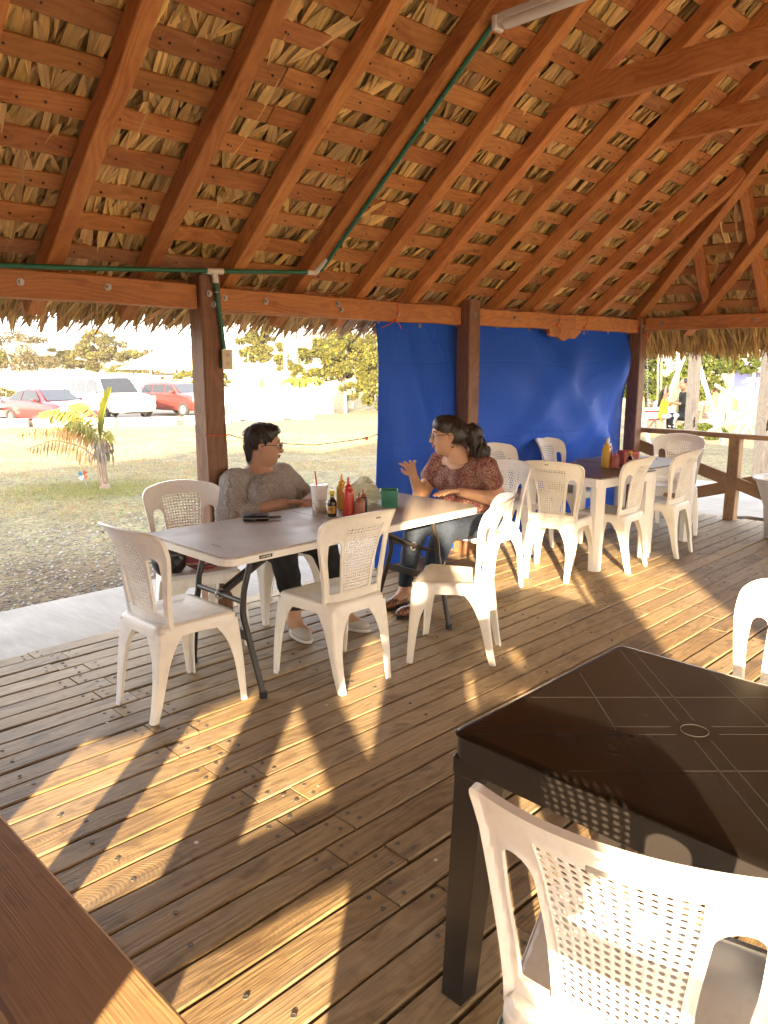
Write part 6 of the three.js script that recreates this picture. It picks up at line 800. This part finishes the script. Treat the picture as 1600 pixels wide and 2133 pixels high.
// ---------- playground and posts beyond the far railing ----------
{
  const g2 = (x, D) => { const p = at(x, 900, D); p.y = groundH(p.x, p.z); return p; };
  const wp = (name, label, x, D, w, h) => { const p = g2(x, D), t = thing(name, label, 'post', p, .55); const o = obj('timber', timber(h, w, w, .012, 8, .006), M.greyWood, t); o.rotation.z = Math.PI / 2; o.position.y = h / 2; const k = obj('dark_knot', nets((a, b, c) => ell(0, 0, 0, .03, .09, .012)(a, b, c) + .02 * (noise(a * 60 + 9, b * 40 + 9, 99, 99, 4) - .5), [-.07, -.13, -.04], [.07, .13, .04], .008), mat(.04, .03, .02, .9), t); k.position.set(-.02, h * .28, w / 2 - .002); return t; };
  wp('weathered_post', 'weathered grey timber post with a dark rotten patch beyond the railing', 1437, 12.2, .145, 3.2); wp('weathered_post', 'weathered grey timber post at the right edge beyond the railing', 1588, 11.3, .16, 3.2);
  const white = new THREE.MeshStandardMaterial({ map: dataTex(64, 256, (u, v) => { const s = sm(.5, .7, fbm(u, v, 4, 24, 3, 5)); return [lerp(.74, .42, s), lerp(.73, .47, s), lerp(.68, .46, s)]; }), roughness: .6 });
  const yel = mat(.66, .60, .36, .5), red = mat(.42, .07, .05, .6), rust = mat(.3, .16, .1, .8);
  const t = thing('swing_set', 'white pole swing frame with facing red-barred mesh seats on hanging bars', 'swing'); const D = 17;
  each('frame_pole', [bar(at(1312, 790, D), at(1352, 926, D), .05), bar(at(1290, 640, D), at(1312, 790, D), .05)], white, t); obj('frame_pole', bar(at(1448, 740, D), at(1506, 926, D), .055), white, t); obj('frame_pole', bar(at(1440, 700, D + 1.5), at(1390, 830, D + 1.4), .05), white, t); obj('frame_pole', bar(at(1474, 860, D - .4), at(1496, 905, D - .4), .04), white, t); obj('top_beam', bar(at(1292, 690, D), at(1446, 700, D), .05), white, t);
  for (const [x0, x1, y1] of [[1378, 1375, 892], [1409, 1408, 892], [1413, 1412, 858], [1371, 1369, 850]]) obj('hanging_bar', bar(at(x0, 700, D), at(x1, y1, D), .022), yel, t);
  for (const [x0, y0, x1, y1, k] of [[1342, 857, 1376, 857, 0], [1410, 858, 1430, 858, 0], [1350, 874, 1380, 873, 0], [1410, 875, 1432, 875, 0], [1306, 875, 1336, 876, 0], [1365, 872, 1350, 892, 1], [1402, 875, 1402, 892, 1]]) obj('seat_bar', bar(at(x0, y0, D), at(x1, y1, D), .018), k ? rust : red, t);
  const mesh = (x0, y0, x1, y1) => { const g = []; for (let i = 0; i <= 9; i++) { g.push(bar(at(lerp(x0, x1, i / 9), y0, D + .1), at(lerp(x0, x1, i / 9), y1, D + .1), .005, .005, 4)); g.push(bar(at(x0, lerp(y0, y1, i / 9), D + .1), at(x1, lerp(y0, y1, i / 9), D + .1), .005, .005, 4)); } tag(obj('seat_mesh', g, rust, t), null, null, null, 'stuff'); }; mesh(1342, 843, 1370, 872); mesh(1450, 845, 1475, 873);
  for (const [x, y0, y1] of [[1319, 760, 890], [1348, 700, 892], [1365, 873, 893]]) { const g = []; const p = at(x, y0, D), q = at(x, y1, D); for (let k = 0; k < 34; k++) { const m = p.clone().lerp(q, (k + .5) / 34); g.push(T(new THREE.TorusGeometry(.018, .006, 4, 8), m.x, m.y, m.z, 0, k % 2 ? Math.PI / 2 : 0, 0)); } obj('chain', g, M.steel, t); }
  const s2 = thing('seesaw', 'crossed white and yellow poles of a seesaw on the dry ground', 'seesaw'); const D2 = 16;
  obj('plank_pole', bar(at(1452, 914, D2), at(1592, 838, D2), .05), yel, s2); obj('plank_pole', bar(at(1490, 803, D2 + 4), at(1600, 872, D2 + 1), .045), yel, s2); for (const [x0, y0, x1, y1] of [[1550, 868, 1576, 924], [1552, 866, 1530, 905], [1576, 860, 1592, 900], [1570, 868, 1542, 910]]) obj('support_pole', bar(at(x0, y0, D2), at(x1, y1, D2), .04), white, s2);
  // girl on the swing
  { const p = at(1380, 868, 16.9), q = thing('person', 'child with long dark ponytail in a yellow top sitting on the swing', 'person', p, Math.PI / 2 - .25); const S = .82;
    const B = [[[0, .02, 0], [0, .36, .02], .10, .085], [[-.09, .42, .02], [.09, .42, .02], .055, .055], [[0, .44, .02], [0, .52, .03], .04, .036], [[.13, .42, .02], [.16, .30, .18], .036, .03], [[.16, .3, .18], [.08, .42, .32], .03, .02], [[-.13, .42, .02], [-.16, .62, .0], .036, .03], [[-.16, .62, 0], [-.13, .80, .02], .03, .022], [[.07, .0, .02], [.08, .04, .34], .07, .05], [[-.07, .0, .02], [-.08, .04, .34], .07, .05], [[.08, .04, .34], [.08, -.22, .2], .048, .033], [[-.08, .04, .34], [-.08, -.2, .24], .048, .033]];
    obj('body', [nets(bonesFn(B, .03), ...bounds(B, .13), .014), T(nets(headFn({}), [-.12, -.19, -.13], [.12, .14, .14], .008).scale(.88, .88, .88), 0, .62, .05)].map(plain), skinMat, q);
    obj('top', nets(bonesFn([[[0, .02, 0], [0, .36, .02], .118, .10], [[-.1, .42, .02], [.1, .42, .02], .062, .062]], .04), [-.2, -.12, -.15], [.2, .5, .16], .012), mat(.72, .60, .03, .8), q); obj('leggings', nets(bonesFn([[[.07, .0, .02], [.08, .04, .34], .078, .056], [[-.07, .0, .02], [-.08, .04, .34], .078, .056], [[.08, .04, .34], [.08, -.19, .21], .054, .038], [[-.08, .04, .34], [-.08, -.17, .25], .054, .038]], .03), [-.2, -.26, -.12], [.2, .14, .44], .012), mat(.44, .42, .48, .85), q);
    obj('hair', nets((x, y, z) => { const a = Math.max(ell(0, .66, .03, .082, .085, .095)(x, y, z), -ell(0, .60, .13, .085, .10, .075)(x, y, z)), b = cone([0, .66, -.06], [0, .28, -.13], .045, .03)(x, y, z); return smin(a, b, .03); }, [-.12, .2, -.2], [.12, .78, .15], .010), hairMat, q); for (const s of [-1, 1]) obj('shoe', T(new THREE.SphereGeometry(1, 12, 8).scale(.035, .035, .085), s * .08, -.25, .24), M.white, q); q.scale.setScalar(S); 
    obj('print', T(new THREE.PlaneGeometry(.20, .06).rotateZ(Math.PI / 2), .122, .18, .03, 0, Math.PI / 2, 0), decal(1, 1, 'pluton', { bg: '#dcc61a', fg: '#2c2a08', font: 'bold 74px sans-serif', cw: 384, ch: 128 }), q); }
  { const p = at(1424, 868, 16.9), q = thing('person', 'person in black clothes on the swing, half hidden by the grey post', 'person', p, -Math.PI / 2); const B = [[[0, .02, 0], [0, .40, .02], .11, .10], [[-.12, .46, .02], [.12, .46, .02], .06, .06], [[0, .48, .02], [0, .56, .03], .045, .04], [[.15, .46, .02], [.18, .28, .12], .04, .035], [[-.15, .46, .02], [-.18, .28, .12], .04, .035], [[.18, .28, .12], [.12, .3, .28], .03, .02], [[-.18, .28, .12], [-.12, .3, .28], .03, .02], [[.08, 0, .02], [.09, .02, .3], .07, .05], [[-.08, 0, .02], [-.09, .02, .3], .07, .05], [[.09, .02, .3], [.09, -.32, .28], .05, .035], [[-.09, .02, .3], [-.09, -.32, .28], .05, .035]];
    obj('body', [nets(bonesFn(B, .03), ...bounds(B, .13), .014), T(nets(headFn({}), [-.12, -.19, -.13], [.12, .14, .14], .008), 0, .70, .05)].map(plain), skinMat, q); obj('clothes', nets(bonesFn(B.filter((b, i) => ![2, 5, 6].includes(i)).map(b => [b[0], b[1], b[2] + .012, b[3] + .012]), .03), ...bounds(B, .15), .014), blackCloth, q); obj('hair', nets((x, y, z) => Math.max(ell(0, .74, .02, .085, .09, .10)(x, y, z), -ell(0, .67, .12, .09, .11, .08)(x, y, z)), [-.12, .6, -.12], [.12, .86, .15], .010), hairMat, q); for (const s of [-1, 1]) obj('shoe', T(new THREE.SphereGeometry(1, 12, 8).scale(.04, .035, .1), s * .09, -.36, .32), M.white, q); }
  // low wall, logs, bins, hut and building far right
  { const p = g2(1308, 26), q = g2(1402, 26), w = thing('low_wall', 'low white stone wall behind the child on the swing', 'wall', p.clone().add(q).multiplyScalar(.5)); w.position.y = groundH(w.position.x, w.position.z); obj('wall', flatUV(box(p.distanceTo(q), .42, .3, .05), .4), M.paint, w).position.y = .62; for (const [x, c, h] of [[-.65, [.05, .05, .06], .36], [-.3, [.10, .06, .04], .5], [.05, [.6, .58, .5], .45], [.42, [.03, .16, .12], .4]]) { const b = thing('storage_drum', { '-0.65': 'black drum on the low wall, leftmost', '-0.3': 'brown drum on the low wall beside the black one', '0.05': 'cream drum on the low wall left of the green one', '0.42': 'green drum on the low wall behind the child' }[String(x)], 'drum', w.position.clone().add(V(x, .83, .0)), 0, 'drums on the low wall'); obj('drum', lathe([[0, 0], [.12, 0], [.13, .02], [.125, h * .5], [.13, h - .02], [.11, h], [0, h]], 14), mat(...c, .6), b); obj('lid', T(new THREE.CylinderGeometry(.11, .12, .03, 14), 0, h + .016, 0), mat(c[0] * .7, c[1] * .7, c[2] * .7, .6), b); } }
  { const p = at(1452, 835, 30); p.y = groundH(p.x, p.z); const w = thing('wooden_fence', 'brown plank fence between the grey post and the blue building', 'fence', p); for (let k = 0; k < 9; k++) obj('plank', box(.22, 1.2 + .15 * (k % 3), .03, .006), [M.post, barkMat, mat(.26, .17, .10, .8)][k % 3], w).position.set(-.9 + k * .26, 1.3, .04 * (k % 2)); obj('rail', box(2.4, .08, .04, .008), barkMat, w).position.set(.1, 1.5, -.06); for (const x of [-.9, .2, 1.2]) obj('post', box(.1, 2, .1, .01), barkMat, w).position.set(x, 1, -.1); }
  { const p = at(1580, 822, 36); p.y = at(1580, 824, 36).y; const b = thing('blue_building', 'pale blue shed with an open porch far off at the right', 'building', p); obj('wall', box(3.2, 1.6, 2, .02), mat(.24, .26, .50, .8), b).position.set(1.0, .6, -1); obj('roof', box(3.4, .1, 2.8, .02), mat(.55, .50, .40, .7), b).position.set(.8, 1.12, -.3); for (const x of [-.75, -.25, .6]) obj('post', box(.09, 1.1, .09, .01), mat(.6, .5, .4, .8), b).position.set(x, .5, .9); obj('rail', box(1.4, .05, .05, .008), mat(.6, .5, .4, .8), b).position.set(.0, .75, .9); obj('door', box(.5, 1.2, .04, .01), mat(.2, .15, .12, .7), b).position.set(.9, .45, .02); obj('plinth', box(4.2, 1.2, 3.4, .02), mat(.42, .36, .26, .9), b).position.set(.8, -.6, -.4); }
  { const p = at(1545, 822, 33); const c = thing('wooden_crate_chair', 'small brown wooden seat in front of the blue shed', 'chair', V(p.x, groundH(p.x, p.z) + .55, p.z)); obj('seat', box(.5, .45, .45, .02), mat(.4, .26, .13, .8), c).position.y = .22; obj('backrest', box(.5, .5, .06, .02), mat(.62, .5, .36, .8), c).position.set(0, .68, -.2); obj('mound', lathe([[0, .0], [.7, -.1], [1.6, -.6]], 18), mat(.46, .38, .24, .95), c); }
  // round stones and soil in the gap between deck and walk
  const labels = ['ochre', 'flat brown', 'small pale', 'grey', 'dusty']; [[8.55, -2.55, .10, [.42, .30, .15]], [8.62, -2.75, .07, [.24, .18, .12]], [8.42, -2.68, .05, [.44, .38, .30]], [8.75, -2.45, .09, [.28, .25, .21]], [8.5, -2.3, .08, [.36, .27, .18]]].forEach(([a, b, r, c], i) => { const g = nets((x, y, z) => ell(0, 0, 0, r * 1.3, r * .8, r)(x, y, z) + r * .5 * (noise(x / r + 9, y / r + z / r + 9, 99, 99, i) - .5), [-r * 2, -r * 1.4, -r * 1.6], [r * 2, r * 1.4, r * 1.6], r / 8); const o = tag(obj('stone', g, mat(...c, .9)), `${labels[i]} stone beside the deck edge right of the far railing post`, 'stone'); o.position.copy(AB(a, b, -.03)); });
}
// a light basin at the right edge
{ const t = thing('plastic_tub', 'white plastic tub rim at the right edge beyond the railing', 'tub', AB(7.55, -2.28, 0)); obj('tub', lathe([[0, .0], [.20, 0], [.23, .3], [.31, .52], [.34, .54], [.34, .56], [.29, .545], [.2, .3], [.18, .02], [0, .02]], 30), M.white, t); }
// a flat-roofed building behind the viewer; its shade lies on the near lawn
{
  const t = thing('restaurant_building', 'low flat-roofed building behind the viewer whose shade covers the near lawn', 'building', V(0, 0, 0), Math.PI / 4), wm = mat(.55, .48, .38, .9);
  obj('wall', box(9, 3.9, 1.6, .03), wm, t).position.set(-7.3, 1.7, -1.3); obj('roof', box(9.3, .16, 1.8, .03), mat(.4, .34, .28, .9), t).position.set(-7.3, 3.73, -1.3);
  for (const x of [-10, -7.2, -4.6]) { const w = obj('window', box(1.2, 1.1, .05, .01), M.carGlass, t); w.position.set(x, 1.7, -.49); obj('frame', box(1.34, .08, .08, .01), M.post, w).position.y = .58; }
  obj('door', box(.05, 2.05, .95, .01), M.post, t).position.set(-2.78, .95, -1.3);
}
renderer.render(scene, camera);
